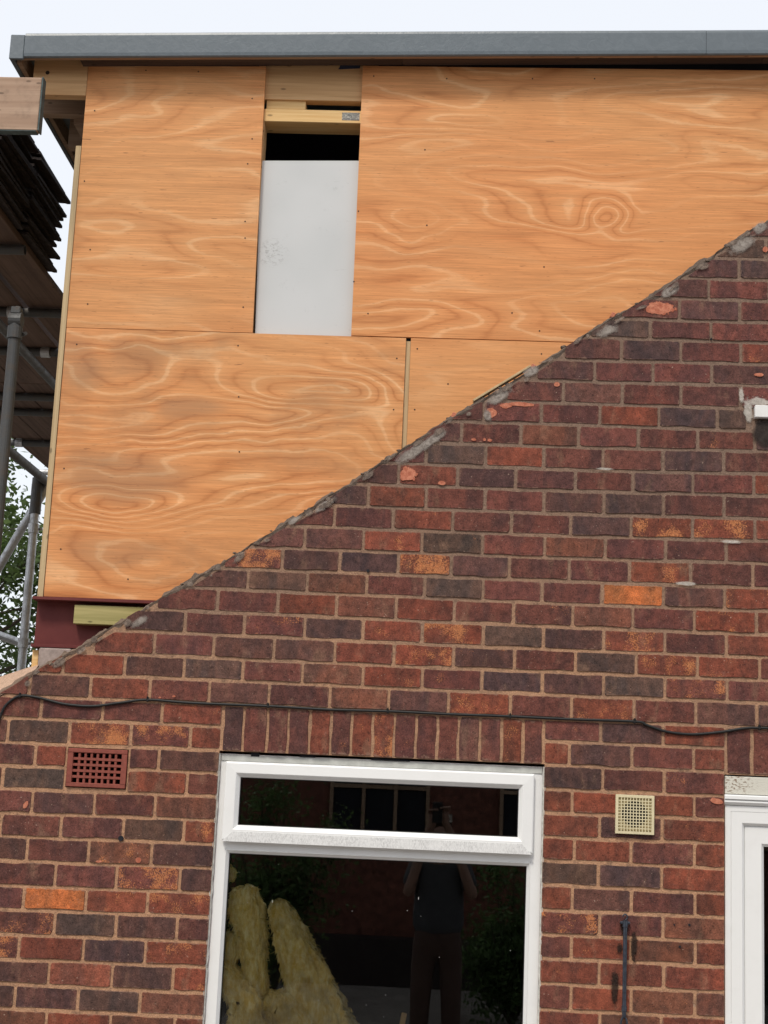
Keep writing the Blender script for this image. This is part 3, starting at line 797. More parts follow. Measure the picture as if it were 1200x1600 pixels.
# top-hung vent, proud of the frame
VX0, VX1, VZ0, VZ1 = WX0+0.024, WX1-0.033, 1.600, 1.889
vent = ring('vent_sash', VX0, VX1, VZ0, VZ1, [(0.004, 0.0195), (0.0, 0.004), (0.002, 0.001), (0.006, -0.001), (0.040, -0.003), (0.042, -0.002), (0.0565, 0.014), (0.0565, 0.05)], PVC, win)
ring('gasket', VX0+0.0565, VX1-0.0565, VZ0+0.0565, VZ1-0.0565, [(0.0, 0.0145), (0.0025, 0.017), (0.0025, 0.05)], GASKET, win)
MB().box(VX0+0.050, VX1-0.050, 0.024, 0.028, VZ0+0.050, VZ1-0.050).build('pane', GLASS, win)
MB().box(VX0+0.050, VX1-0.050, 0.044, 0.048, VZ0+0.050, VZ1-0.050).build('pane', GLASS, win)
m = MB()                                                  # weathered sloping bottom rail of the vent
m.add([(VX0+0.004, -0.0075, VZ0-0.004), (VX1-0.004, -0.0075, VZ0-0.004), (VX1-0.041, -0.0042, VZ0+0.033), (VX0+0.041, -0.0042, VZ0+0.033),
       (VX0+0.004, 0.002, VZ0-0.004), (VX1-0.004, 0.002, VZ0-0.004), (VX1-0.041, 0.002, VZ0+0.033), (VX0+0.041, 0.002, VZ0+0.033)],
      [(0, 1, 2, 3), (4, 7, 6, 5), (0, 4, 5, 1), (1, 5, 6, 2), (2, 6, 7, 3), (3, 7, 4, 0)])
m.build('bottom_rail', GRIME, win, label='grey weathered bottom rail of the vent')
# head trim and ragged sealant round the frame
MB().box(WX0+0.004, WX1-0.004, 0.016, 0.0195, VZ1+0.003, WZ1-0.004, 0.001).build('head_trim', plain('aged_plastic', (0.50, 0.51, 0.48), 0.5, 0, 0.2, 14, 0.1), win)
for sx, X in ((-1, WX0-0.003), (1, WX1+0.003)):
    m = MB(); n_ = 60; vv = []
    for i in range(n_+1):
        Z = WZ0+(WZ1-WZ0)*i/n_
        w = 0.0045+0.003*noise.noise((Z*30, sx, 0))
        vv += [(X-w, 0.001, Z), (X+w, 0.012, Z)] if sx < 0 else [(X-w, 0.012, Z), (X+w, 0.001, Z)]
    m.add(vv, [(2*i, 2*i+1, 2*i+3, 2*i+2) for i in range(n_)])
    m.build('sealant', plain('old_sealant', (0.55, 0.54, 0.50), 0.7, 0, 0.35, 40, 0.3), win)
m = MB()
for (px, py, w, h) in [(398, 1178, 13, 8), (480, 1181, 24, 4), (610, 1187, 60, 3)]:
    X, Z = at(px, py); m.box(X-w/830, X+w/830, 0.0155, 0.02, Z-h/830, Z+h/830)
m.build('gap', DARK, win, kind='stuff')
MB().box(WX0-0.03, WX1+0.03, -0.05, 0.09, WZ0-0.035, WZ0-0.002, 0.004).build('sill', PVC, win)
# dried paint flecks on the lower pane
fl = MB()
for i in range(26):
    X, Z = random.uniform(WX0+0.08, WX1-0.08), random.uniform(WZ0+0.08, LZ1-0.03)
    w = random.uniform(0.0004, 0.0010); h = w*random.choice((1, 1, 1, 3, 6)); s = random.uniform(-0.3, 0.3)*h
    fl.add([(X-w, 0.0415, Z-h), (X+w, 0.0415, Z-h), (X+w+s, 0.0415, Z+h), (X-w+s, 0.0415, Z+h)], [(0, 1, 2, 3)])
fl.build('paint_fleck', WHITE, win, kind='stuff')

# ------------------------------------------------------------------ door at the right
door = ring('door', DX0, DX1, GZ+0.02, 1.806, [(0.0, 0.09), (0.0, 0.012), (0.001, 0.010), (0.021, 0.010), (0.022, 0.013), (0.023, 0.010), (0.062, 0.010), (0.074, 0.026), (0.074, 0.09)], PVC, house, label='white plastic glazed door under a flaking timber head')
ring('door_leaf', DX0+0.0745, DX1-0.0745, GZ+0.06, 1.806-0.0745, [(0.0, 0.05), (0.0, 0.024), (0.001, 0.022), (0.060, 0.022), (0.071, 0.034), (0.071, 0.06)], PVC, door)
MB().box(DX0+0.142, DX1-0.142, 0.044, 0.048, GZ+0.128, 1.66).build('pane', GLASS, door)
c_ = MB()
prof = [(0.03, 1.845), (-0.006, 1.845), (-0.008, 1.840), (-0.008, 1.829), (0.002, 1.8275), (-0.003, 1.824), (-0.004, 1.818), (0.004, 1.809), (0.009, 1.807), (0.03, 1.807)]
c_.add([(x, y, z) for x in (DX0-0.004, DX1) for y, z in prof], [tuple(range(10)), tuple(range(19, 9, -1))] + [(i, (i+1) % 10, 10+(i+1) % 10, 10+i) for i in range(10)])
c_.build('head_moulding', PVC, door)
MB().box(DX0-0.002, DX1, 0.001, 0.09, 1.847, 1.912, 0.002).build('door_head', FLAKY, door, label='timber head with flaking white paint')

# ------------------------------------------------------------------ dormer of bare plywood
PY = 0.11
def ply_box(name, px_poly, mat, label, y0=PY, th=0.018):
    poly = [at(*q, y0) for q in px_poly]
    return poly
dormer = empty('dormer', (0.7, 0.9, 2.5), label='boxy dormer clad in bare orange plywood under a grey flat roof', cat='dormer')
def kn(px, py, rx, rz, amp):
    X, Z = at(px, py, PY); return (X, Z, rx, rz, amp)
PA = mat_ply('plywood_plain', [kn(190, 370, 0.20, 0.09, 0.10), kn(240, 425, 0.30, 0.06, 0.08)], 2.3, 0.72, 22.0, 0.12, 0.6)
PB = mat_ply('plywood_figured', [kn(755, 246, 0.26, 0.045, 0.20), kn(985, 242, 0.17, 0.040, 0.18), kn(945, 331, 0.060, 0.054, 0.22), kn(640, 368, 0.08, 0.05, 0.12), kn(600, 330, 0.20, 0.12, 0.10)], 6.1, 0.85, 26.0, 0.06, 0.55)
PC = mat_ply('plywood_swirled', [kn(185, 788, 0.17, 0.045, 0.22), kn(485, 604, 0.22, 0.045, 0.22), kn(330, 735, 0.35, 0.16, 0.16), kn(560, 700, 0.16, 0.12, 0.12), kn(350, 860, 0.16, 0.05, 0.13)], 4.4, 1.0, 32.0, 0.38, 0.40, [kn(292, 632, 0.13, 0.05, 0.42), kn(195, 740, 0.26, 0.10, 0.45), kn(170, 860, 0.24, 0.07, 0.35), kn(112, 560, 0.12, 0.10, 0.40)])  # weathering marks; those at the left edge stand in for scaffold shadow
PD = mat_ply('plywood_straight', [], 9.7, 0.45, 14.0, 0.10)
ZJ = 3.601
panels = {}
def panel(poly, mat, label):
    m = MB().prism(poly, PY, PY+0.018)
    return m.build('plywood_panel', mat, dormer, label=label)
panels['A'] = panel([(-0.698, ZJ+0.0015), (0.062, ZJ+0.0015), (0.050, 4.764), (-0.698, 4.748)], PA, 'narrow upper plywood sheet left of the opening')
panels['B'] = panel([(0.462, ZJ+0.0025), (2.60, ZJ+0.0025), (2.60, 4.800), (0.457, 4.776)], PB, 'wide upper plywood sheet with ringed knot')
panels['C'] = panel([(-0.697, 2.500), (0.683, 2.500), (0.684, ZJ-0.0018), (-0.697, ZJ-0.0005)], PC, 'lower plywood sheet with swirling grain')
panels['D'] = panel([(0.7035, 2.500), (2.60, 2.500), (2.60, ZJ-0.001), (0.7035, ZJ-0.001)], PD, 'lower plywood sheet half hidden by the brick slope')
MB().box(0.6845, 0.7025, PY+0.010, PY+0.05, 2.52, ZJ-0.012).build('batten', EDGE, dormer)
# screws
SCR = {'A': [(148,173),(132,283),(141,390),(137,475),(394,154),(394,217),(387,256),(383,346),(383,372),(380,480),(228,110),(310,112)],
       'B': [(584,119),(698,123),(832,123),(929,123),(664,234),(667,352),(850,417),(800,489),(843,517),(575,490),(560,330),(553,440)],
       'C': [(120,538),(372,540),(373,620),(374,706),(100,732),(95,858),(620,560),(615,640),(330,900),(200,905)],
       'D': [(652,545),(846,553),(648,640),(700,600)]}
for k, L in SCR.items():
    for (px, py) in L:
        X, Z = at(px, py, PY)
        MB().tube((X, PY-0.0012, Z), (X, PY+0.004, Z), 0.0032, 8, 0.0, 0.0032).build('screw', SCREW, panels[k])
# edge of the sheet that turns the corner
MB().box(-0.7215, -0.6995, PY-0.004, 3.0, 2.497, 4.388).build('side_sheet', EDGE, dormer)
# timber seen in the unfinished opening
def tb(name, px0, px1, py0, py1, y, th, mat, **k):
    x0, zt = at(px0, py0, y); x1, zb = at(px1, py1, y)
    return MB().box(x0, x1, y, y+th, zb, zt, 0.0015).build(name, mat, dormer, **k)
zt = at(490, 155, PY+0.006)[1]
MB().box(0.02, 0.52, PY+0.020, PY+0.065, zt+0.002, 4.80, 0.001).build('header', RAFTER, dormer)
x0, z0 = at(416, 170, PY+0.03); x1, z1 = at(478, 157, PY+0.03)
MB().box(x0, x1, PY+0.030, PY+0.10, z0, z1, 0.0015).build('packer', FRESH, dormer)
x0, z0 = at(412, 188, PY+0.012); x1, z1 = at(564, 172, PY+0.012)
MB().box(x0-0.01, x1+0.02, PY+0.019, PY+0.135, z0, z1, 0.002).build('lintel', FRESH, dormer, label='pale fresh timber lintel over the opening')
MB().box(0.02, 0.056, PY+0.02, PY+0.11, ZJ, z0-0.002).build('stud', RAFTER, dormer)
MB().box(0.470, 0.515, PY+0.02, PY+0.11, ZJ, z0-0.002).build('stud', RAFTER, dormer)
MB().box(-0.69, 2.5, PY+0.60, PY+0.61, 2.6, 4.78).build('membrane', NAVY, dormer)
MB().box(-0.69, 2.5, PY+0.02, PY+0.60, 2.52, 2.56).build('floor_plate', DARK, dormer)
mm = MB()
X, Z = at(553, 104, PY+0.018)
mm.add([(X-0.065, PY+0.0185, Z-0.014), (X+0.025, PY+0.0185, Z-0.008), (X+0.03, PY+0.0165, Z+0.03), (X-0.05, PY+0.0165, Z+0.02)], [(0, 1, 2, 3)])
mm.build('membrane_flap', NAVY, dormer)
# scribbled grey mark on the lintel end: peeling label
x0, z0 = at(534, 187, PY+0.012); x1, z1 = at(562, 175, PY+0.012)

t_ = NT('speckled_print'); n_ = t_.voro(t_.vm('MULTIPLY', t_.pos(), (260.0, 1.0, 260.0)), 1.0)
PRINT = t_.done(t_.mix(t_.rng(n_, 0.35, 0.5), (0.62, 0.60, 0.52), (0.09, 0.09, 0.09)), 0.7)
MB().box(x0, x1, PY+0.0182, PY+0.0192, z0+0.001, z1-0.001).build('label', PRINT, dormer)

# flat roof: moulded fascia with a slight fall, deck, joists
FALL = 0.0277
def fz(X): return FALL*(X+0.944)
def strip(name, prof, X0, X1, mat, n=40, **k):
    v, f = [], []
    P = len(prof)
    for i in range(n+1):
        X = X0+(X1-X0)*i/n
        w = 0.0012*noise.noise((X*4.0, 0.3, 0)) + 0.0006*noise.noise((X*15, 2, 0))
        v += [(X, y+w, z+fz(X)) for y, z in prof]
    for i in range(n):
        for q in range(P): f.append((i*P+q, i*P+(q+1) % P, (i+1)*P+(q+1) % P, (i+1)*P+q))
    f += [tuple(range(P)), tuple(range(n*P+P-1, n*P-1, -1))]
    return mesh(name, v, f, mat, dormer, **k)
strip('fascia', [(0.020, 4.838), (0.008, 4.8365), (0.002, 4.832), (0.0, 4.822), (0.002, 4.745), (0.004, 4.732), (0.010, 4.728), (0.020, 4.730)], -0.944, 1.86, GRP)
strip('fascia', [(0.020, 4.838), (0.008, 4.8362), (0.0025, 4.8316), (0.0006, 4.822), (0.0026, 4.745), (0.0045, 4.732), (0.010, 4.728), (0.020, 4.730)], 1.8615, 3.2, GRP, 14)
# corner trim and the return along the side
m = MB(); m.box(-1.006, -0.9455, 0.004, 0.02, 4.720, 4.829, 0.003); m.box(-1.006, -0.988, 0.0205, 2.9, 4.7205, 4.829, 0.003)
m.build('corner_trim', GRP, dormer)
MB().add([(-1.0, 0.021, 4.826), (3.2, 0.021, 4.826+fz(3.2)), (3.2, 3.0, 4.826+fz(3.2)), (-1.0, 3.0, 4.826), (-1.0, 0.021, 4.80), (3.2, 0.021, 4.80+fz(3.2)), (3.2, 3.0, 4.80+fz(3.2)), (-1.0, 3.0, 4.80)],
         [(0, 1, 2, 3), (7, 6, 5, 4), (0, 4, 5, 1), (1, 5, 6, 2), (2, 6, 7, 3), (3, 7, 4, 0)]).build('roof_deck', GRP, dormer)
SHADET = mat_timber('shaded_joist', (0.26, 0.17, 0.11), (0.36, 0.25, 0.17))  # darker copy of the rafter wood, under-roof shade put into its colour
MB().add([(x, y, z+fz(x)) for x in (-0.985, 3.1) for y in (0.024, 0.046) for z in (4.735, 4.797)], [(0,1,3,2),(4,6,7,5),(0,4,5,1),(2,3,7,6),(0,2,6,4),(1,5,7,3)]).build('fascia_backer', SHADET, dormer)
MB().add([(x, y, z+fz(x)) for x in (-0.64, 3.1) for y in (PY-0.002, PY+0.06) for z in (4.792, 4.7995)], [(0,1,3,2),(4,6,7,5),(0,4,5,1),(2,3,7,6),(0,2,6,4),(1,5,7,3)]).build('wall_plate', SHADET, dormer)
MB().box(-0.985, -0.965, 0.048, 2.9, 4.725, 4.797).build('side_backer', SHADET, dormer)
jb = at(100, 148, PY)[1]
MB().box(-0.930, -0.7, PY+0.003, PY+0.048, jb, 4.797, 0.001).build('joist', RAFTER, dormer)
for Y in (0.28, 0.62, 1.02, 1.42, 1.82):
    MB().box(-0.930 if Y < 0.5 else -0.90, -0.66, Y, Y+0.045, jb-0.006, 4.797, 0.001).build('joist', SHADET, dormer)
MB().box(-0.80, -0.725, 0.326, 2.9, jb-0.03, jb+0.05, 0.001).build('side_plate', SHADET, dormer)
X, Z = at(74, 113, PY)
MB().tube((X, PY+0.0025, Z), (X, PY+0.02, Z), 0.009, 9).build('knot', SCREW, dormer)
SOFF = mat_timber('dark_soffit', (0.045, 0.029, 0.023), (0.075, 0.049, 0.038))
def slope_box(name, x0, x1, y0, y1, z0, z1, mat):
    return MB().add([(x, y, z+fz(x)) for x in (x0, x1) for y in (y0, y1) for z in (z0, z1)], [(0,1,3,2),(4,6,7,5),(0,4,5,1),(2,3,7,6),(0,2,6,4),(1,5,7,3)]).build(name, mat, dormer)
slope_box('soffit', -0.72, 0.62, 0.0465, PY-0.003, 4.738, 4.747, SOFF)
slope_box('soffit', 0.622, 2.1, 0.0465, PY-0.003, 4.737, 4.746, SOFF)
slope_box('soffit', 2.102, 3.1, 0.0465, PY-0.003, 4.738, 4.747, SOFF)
for (xa, xb) in ((-0.655, 0.018), (0.522, 3.1)): slope_box('dark_lining', xa, xb, PY+0.024, PY+0.03, 4.4, 4.797, DARK)
# rear wall of the dormer and dark inside
MB().box(-0.6985, -0.66, PY+0.02, 3.0, 2.5, 4.79).build('rear_frame', DARK, dormer)
MB().box(-0.65, 3.2, 2.95, 3.0, 2.5, 4.79).build('inner_sheet', DARK, dormer)

# ------------------------------------------------------------------ things lying in and around the opening
x0, z0 = at(397, 523, PY+0.03); x1, z1 = at(560, 251, PY+0.03)
bd = MB()
bl, br = at(398.5, 523.5, PY+0.03), at(549.5, 526, PY+0.03)
tl, tr = at(408, 251, PY+0.03), at(560.5, 251, PY+0.03)
bd.prism([bl, (br[0]+0.01, br[1]), (tr[0]+0.01, tr[1]), tl], PY+0.030, PY+0.038)
bd.build('white_board', BOARDM, label='scuffed pale grey board filling the tall opening in the plywood', cat='board')

# steel beam under the plywood
bx0, btop = at(53, 938, PY)
bz0 = at(52, 1010, PY)[1]
m = MB()
X0, X1 = bx0, 2.4
m.box(X0, X1, 0.085, 0.23, 2.484, 2.496, 0.001)
m.box(X0+0.004, X1, 0.150, 0.160, 2.3125, 2.4835)
m.box(X0+0.004, X1, 0.104, 0.23, 2.300, 2.312, 0.001)
bm_ = m.build('steel_beam', REDOX, label='dark red painted steel beam under the plywood', cat='beam')
x0, z1 = at(117, 945, 0.105); x1, z0 = at(230, 979, 0.105)
MB().box(x0, x1+0.1, 0.100, 0.1485, z0, z1, 0.002).build('timber_packer', GREEN, label='greenish treated timber block set into the red beam', cat='timber')
x0, z1 = at(61, 1011, 0.105); x1, z0 = at(110, 1040, 0.105)
MB().box(x0, x1, 0.103, 0.30, z0-0.09, 2.299, 0.006).build('padstone', CONC, label='grey concrete padstone under the end of the red beam', cat='stone')
x0, z1 = at(51, 1016, 0.13); x1, z0 = at(58, 1046, 0.13)
MB().box(x0, x1, 0.13, 0.17, z0-0.10, z1+0.002, 0.001).build('batten_offcut', FRESH, label='short pale batten standing beside the concrete padstone', cat='batten')
# sloping mortar bed beyond the brick slope
m = MB()
pa, pb, pc, pd = at(-70, 1085, 0.25), at(-2, 1058, 0.22), at(62, 1037, 0.14), at(58, 1046, 0.02)
pe, pf = at(12, 1082, 0.01), at(-70, 1120, 0.01)
m.add([(pa[0], 0.25, pa[1]), (pb[0], 0.22, pb[1]), (pc[0], 0.14, pc[1]), (pd[0], 0.0, pd[1]), (pe[0], -0.001, pe[1]), (pf[0], -0.001, pf[1]),
       (pa[0], 0.25, pa[1]-0.1), (pb[0], 0.22, pb[1]-0.1), (pc[0], 0.14, pc[1]-0.1)],
      [(0, 1, 4, 5), (1, 2, 3, 4), (0, 6, 7, 1), (1, 7, 8, 2)])
m.build('mortar_bed', PINKM, house, label='smooth pinkish mortar bed on the slope')

# slipped lath on the slope
a, b = at(740, 629, 0.02), at(829, 575, 0.02)
L = math.hypot(b[0]-a[0], b[1]-a[1]); th = math.atan2(b[1]-a[1], b[0]-a[0])
MB().box(a[0], a[0]+L, -0.004, 0.035, a[1]-0.001, a[1]+0.007, 0.001, rot=(Matrix.Rotation(-th, 3, 'Y'), (a[0], 0, a[1]))).build('lath', EDGE, label='thin loose lath lying on the brick slope', cat='lath')
for (px, py) in [(709+0, 652), (958, 495), (833, 571)]:
    X, Z = at(px, py); MB().box(X-0.009, X+0.009, 0.0, 0.03, rake(X)-0.012, rake(X)+0.012, 0.003, rot=(Matrix.Rotation(0.5, 3, 'Y'), (X, 0, rake(X)))).build('tile_fragment', SPALL, wall)

# ------------------------------------------------------------------ black cable across the wall
CABLE = [(-40,1700),(-30,1500),(-24,1320),(-16,1200),(-7,1148),(3,1115),(13,1099),(32,1087.5),(60,1090),(100,1100),(145,1103.5),(190,1098),(232,1093.5),(300,1098.5),(420,1103.5),(515,1109),(606,1111.5),(700,1116),(797,1119.5),(890,1124),(991,1127.5),(1010,1133),(1040,1143),(1080,1147.5),(1125,1144),(1160,1138.5),(1186,1137.5),(1260,1141),(1400,1150),(1560,1158)]
cpos = [Vector((at(*q)[0], -0.0065, at(*q)[1])) for q in CABLE]
def catmull(P, k=8):
    out = []
    for i in range(len(P)-1):
        p0, p1, p2, p3 = P[max(i-1, 0)], P[i], P[i+1], P[min(i+2, len(P)-1)]
        for j in range(k):
            t = j/k
            out.append(0.5*((2*p1)+(p2-p0)*t+(2*p0-5*p1+4*p2-p3)*t*t+(3*p1-p0-3*p2+p3)*t*t*t))
    return out + [P[-1]]
def torus_path(name, pts, r, mat, parent, n=8, **k):
    m = MB(); vv = []; Np = len(pts)
    for i, q in enumerate(pts):
        a = Vector(pts[max(i-1, 0)]); b = Vector(pts[min(i+1, Np-1)]); d = (b-a).normalized()
        u = d.cross(Vector((0, 1, 0)))
        if u.length < 1e-4: u = d.cross(Vector((1, 0, 0)))
        u.normalize(); w = d.cross(u)
        vv += [tuple(Vector(q) + r*(math.cos(2*math.pi*j/n)*u + math.sin(2*math.pi*j/n)*w)) for j in range(n)]
    m.add(vv, [(i*n+j, i*n+(j+1) % n, (i+1)*n+(j+1) % n, (i+1)*n+j) for i in range(Np-1) for j in range(n)])
    return m.build(name, mat, parent, smooth=True, **k)
cable = torus_path('cable', catmull(cpos), 0.0052, BLACKR, None, label='thin black cable clipped along the brickwork above the window', cat='cable')
for (px, py) in [(32, 1087.5), (231, 1093.5), (419, 1103.5), (606, 1111.5), (797, 1119.5), (991, 1127.5), (1186, 1137.5)]:
    X, Z = at(px, py); m = MB(); m.box(X-0.004, X+0.004, -0.013, 0.004, Z-0.007, Z+0.009, 0.0015); m.tube((X, -0.016, Z+0.010), (X, 0.004, Z+0.010), 0.0025, 8)
    m.build('cable_clip', BLACKR, cable)

# ------------------------------------------------------------------ cream vent cover
VX, VXE, VB, VT = 1.533, 1.675, 1.686, 1.828
vc = ring('vent_cover', VX, VXE, VB, VT, [(0.0, 0.002), (0.0, -0.014), (0.001, -0.015), (0.010, -0.015), (0.010, -0.004)], CREAM, None, label='small square cream vent grille on the bricks beside the window', cat='vent')
for i in range(1, 11):
    X = VX+0.010+(VXE-VX-0.020)*i/11; MB().box(X-0.0016, X+0.0016, -0.0142, -0.0095, VB+0.009, VT-0.009).build('grille_bar', CREAM, vc)
    Z = VB+0.010+(VT-VB-0.020)*i/11; MB().box(VX+0.009, VXE-0.009, -0.0138, -0.0098, Z-0.0016, Z+0.0016).build('grille_bar', CREAM, vc)
MB().box(VX+0.002, VXE-0.002, -0.0042, -0.003, VB+0.002, VT-0.002).build('back_plate', CREAM, vc)
MB().tube(((VX+VXE)/2, -0.0052, (VB+VT)/2+0.002), ((VX+VXE)/2, -0.0043, (VB+VT)/2+0.002), 0.047, 28).build('duct_opening', DARK, vc)

# ------------------------------------------------------------------ iron rod with an eye
rod = empty('iron_rod', (*[at(974, 1520)[0], -0.02], at(974, 1520)[1]), label='black iron rod with a looped end fixed upright on the wall', cat='rod')
xt, zt = at(976, 1441); xb, zb = at(974, 1588)
MB().tube((xt, -0.020, zt), (xb, -0.020, zb), 0.0075, 12).build('shaft', IRON, rod)
MB().tube((xt, -0.0195, zt+0.008), (xt, -0.0195, zt-0.016), 0.0095, 12).build('collar', IRON, rod)
MB().tube((xb, -0.0195, zb+0.04), (xb, -0.0195, zb+0.02), 0.0095, 12).build('collar', IRON, rod)
MB().box(xt-0.018, xt+0.018, -0.022, 0.002, zt-0.006, zt+0.004, 0.003).build('bracket', IRON, rod)
torus_path('hook', [(xt+0.016*math.sin(t)*0.5, -0.014, zt+0.010+0.016*(1-math.cos(t))*0.6) for t in [i*math.pi*1.5/14 for i in range(15)]], 0.0025, IRON, rod)
torus_path('eye', [(xb+0.0115*math.sin(t), -0.020, zb-0.030+0.030*math.cos(t)) for t in [i*2*math.pi/24 for i in range(25)]], 0.0038, IRON, rod)
for k_, (px, py, a, b) in enumerate([(990, 1476, 7, 32), (960, 1543, 8, 34), (975, 1450, 9, 14), (968, 1480, 6, 10)]):
    o_ = patch_px('residue', px, py, a, b, TAR, wall, y=-0.0062-0.0001*k_)

# ------------------------------------------------------------------ white overflow at the right edge
X, Z = at(1178, 654)
m = MB(); m.box(X, X+0.30, -0.025, 0.04, Z, Z+0.048, 0.002)
ov = m.build('overflow_box', WHITE, label='white plastic overflow sticking out of the bricks at the edge', cat='pipe')
patch_px('stained_patch', 1194, 676, 22, 26, SOOT, wall, y=-0.0040)

# ------------------------------------------------------------------ scaffold
DT, DB = 4.313, 4.275
DR = -1.178
scaf = empty('scaffold', (-1.7, 2.0, GZ), label='steel tube scaffold with timber deck at the left corner', cat='scaffold')
for i in range(5):
    x1 = DR - i*0.232; x0 = x1-0.225
    if i == 1: x0 += 0.0
    gap = 0.018 if i >= 1 else 0.0
    for (ya, yb) in ((-0.35, 3.45), (3.452, 6.2)):
        MB().box(x0-gap, x1-gap, ya, yb, DB+random.uniform(-.004, .004), DT+random.uniform(-.003, .003), 0.003).build('board', SCAFB, scaf)
# toe board on edge, its end bound in metal
tx, tzt = at(72, 128, -0.10); tzb = tzt-0.228
toe = MB().box(-2.6, tx-0.006, -0.138, -0.10, tzb, tzt, 0.003).build('toe_board', TOEB, scaf, label='scuffed brown scaffold board on edge')
m = MB(); m.box(tx-0.0055, tx, -0.1405, -0.0975, tzb-0.001, tzt+0.001)
BAND = plain('end_band', (0.06, 0.085, 0.085), 0.6, 0.3, 0.4, 40, 0.4)
m.build('end_band', BAND, toe)
MB().box(-2.6, tx-0.012, -0.1385, -0.0995, tzb-0.0035, tzb-0.0005).build('edge_band', BAND, toe)
RT = 0.0242
def stube(name, a, b, mat=DTUBE, **k):
    return MB().tube(a, b, RT, 18, RT-0.004).build(name, mat, scaf, smooth=False, **k)
def z_line(py, px, Z):
    """depth at which the level Z is seen at pixel py"""
    lo, hi = -1.0, 12.0
    for _ in range(40):
        mid = (lo+hi)/2
        if at(px, py, mid)[1] < Z: lo = mid
        else: hi = mid
    return (lo+hi)/2
ZT = DB-RT-0.004
tub = []
for (px, py, xe, mt) in [(20, 390, at(42, 390, 1.0)[0], DTUBE), (60, 489, -1.05, DTUBE), (20, 549, -1.02, DTUBE), (60, 621, -1.0, DTUBE), (60, 645, -1.0, DTUBE), (60, 693, -1.0, DTUBE), (70, 738, -0.98, TUBE)]:
    Y = z_line(py, px, ZT); tub.append(Y)
    xl = -2.75 if py < 680 else at(12 if py < 700 else 55, py, Y)[0]
    stube('transom', (xl, Y, ZT), (xe, Y, ZT), mt)
s1x = at(14, 620, 0.25)[0]
stube('standard', (s1x, 0.25, GZ), (s1x, 0.25, at(23, 492, 0.25)[1]), DTUBE)
s2x = at(46, 900, 2.6)[0]
stube('standard', (s2x, 2.6, GZ), (s2x, 2.6, at(60, 757, 2.6)[1]), TUBE)
stube('standard', (at(53, 255, 2.6)[0], 2.6, DT+0.3), (at(53, 255, 2.6)[0], 2.6, at(53, 233, 2.6)[1]), DTUBE)
stube('standard', (-2.45, 0.25, GZ), (-2.45, 0.25, 5.4), DTUBE)
stube('standard', (-2.45, 2.6, GZ), (-2.45, 2.6, 5.4), DTUBE)
zs2 = at(60, 757, 2.6)[1]
MB().tube((s2x, 2.6, zs2-0.17), (s2x, 2.6, zs2+0.0), RT+0.008, 18).build('sleeve', DTUBE, scaf)
# ledgers running back beside the wall
def ydir(px, py, Y):
    X, Z = at(px, py, Y); return (X, Y, Z)
lx, lz = at(62, 750, 2.55)
stube('ledger', (lx+0.03, -0.3, lz), (lx+0.03, 4.0, lz), DTUBE)
lx2, lz2 = at(52, 565, 2.3)
stube('ledger', (lx2, 1.2, lz2), (lx2, 4.2, lz2), DTUBE)
# braces
stube('brace', ydir(-60, 985, 2.64), ydir(78, 752, 2.64), TUBE)
stube('ledger', ydir(-60, 972, 2.2), ydir(42, 1008, 3.2), TUBE)
stube('guard_rail', (-2.6, 0.3, DT+0.95), (-2.6, 4.0, DT+0.95), DTUBE)
def coupler(p, axis, mat=DTUBE):
    p = Vector(p); m = MB(); d = {'x': Vector((1, 0, 0)), 'y': Vector((0, 1, 0)), 'z': Vector((0, 0, 1))}[axis]
    m.tube(p-d*0.026, p+d*0.026, RT+0.007, 16)
    u = d.orthogonal().normalized(); w = d.cross(u)
    m.tube(p+u*(RT+0.01)-w*0.03, p+u*(RT+0.01)+w*0.045, 0.008, 8)
    m.tube(p+u*(RT+0.01)+w*0.03, p+u*(RT+0.01)+w*0.042, 0.013, 6)
    m.box(p.x-0.02, p.x+0.02, p.y-0.02, p.y+0.02, p.z+RT, p.z+RT+0.03, 0.003)
    m.build('coupler', mat, scaf)
coupler((s1x, 0.25, at(22, 520, 0.25)[1]), 'z'); coupler((s1x, 0.25, at(22, 500, 0.25)[1]), 'x')
coupler((at(20, 489, tub[1])[0], tub[1], ZT), 'x', TUBE); coupler((s2x, 2.6, at(50, 826, 2.6)[1]), 'z', TUBE)
coupler((s2x, 2.6, at(38, 1005, 2.6)[1]), 'z', TUBE); coupler((at(30, 693, tub[5])[0], tub[5], ZT), 'x', TUBE); coupler((lx+0.03, 1.6, lz), 'y')
coupler((at(72, 546, tub[2])[0], tub[2], ZT), 'x', TUBE); coupler((s2x, 2.6, zs2+0.01), 'z', DTUBE)

# ------------------------------------------------------------------ roof tiles stacked on the deck
def tile_profile(n=22):
    pts = []
    for i in range(n+1):
        u = i/n
        z = 0.011*math.exp(-((u-0.22)/0.09)**2) + 0.011*math.exp(-((u-0.70)/0.09)**2) - 0.004*(u > 0.94)
        pts.append((-0.33+0.33*u, z))
    return pts
tp = tile_profile()
tv, tf = [], []
for y in (0.0, 0.52):
    tv += [(x, y, z) for x, z in tp] + [(x, y, z+0.013) for x, z in tp]
nt = len(tp)
for i in range(nt-1):
    tf += [(i, i+1, 2*nt+i+1, 2*nt+i), (nt+i, 3*nt+i, 3*nt+i+1, nt+i+1), (i, nt+i, nt+i+1, i+1), (2*nt+i, 2*nt+i+1, 3*nt+i+1, 3*nt+i)]
tf += [(0, 2*nt, 3*nt, nt), (nt-1, 2*nt-1, 4*nt-1, 3*nt-1)]
tme = bpy.data.meshes.new('roof_tile'); tme.from_pydata(tv, [], tf); tme.materials.append(TILEM)
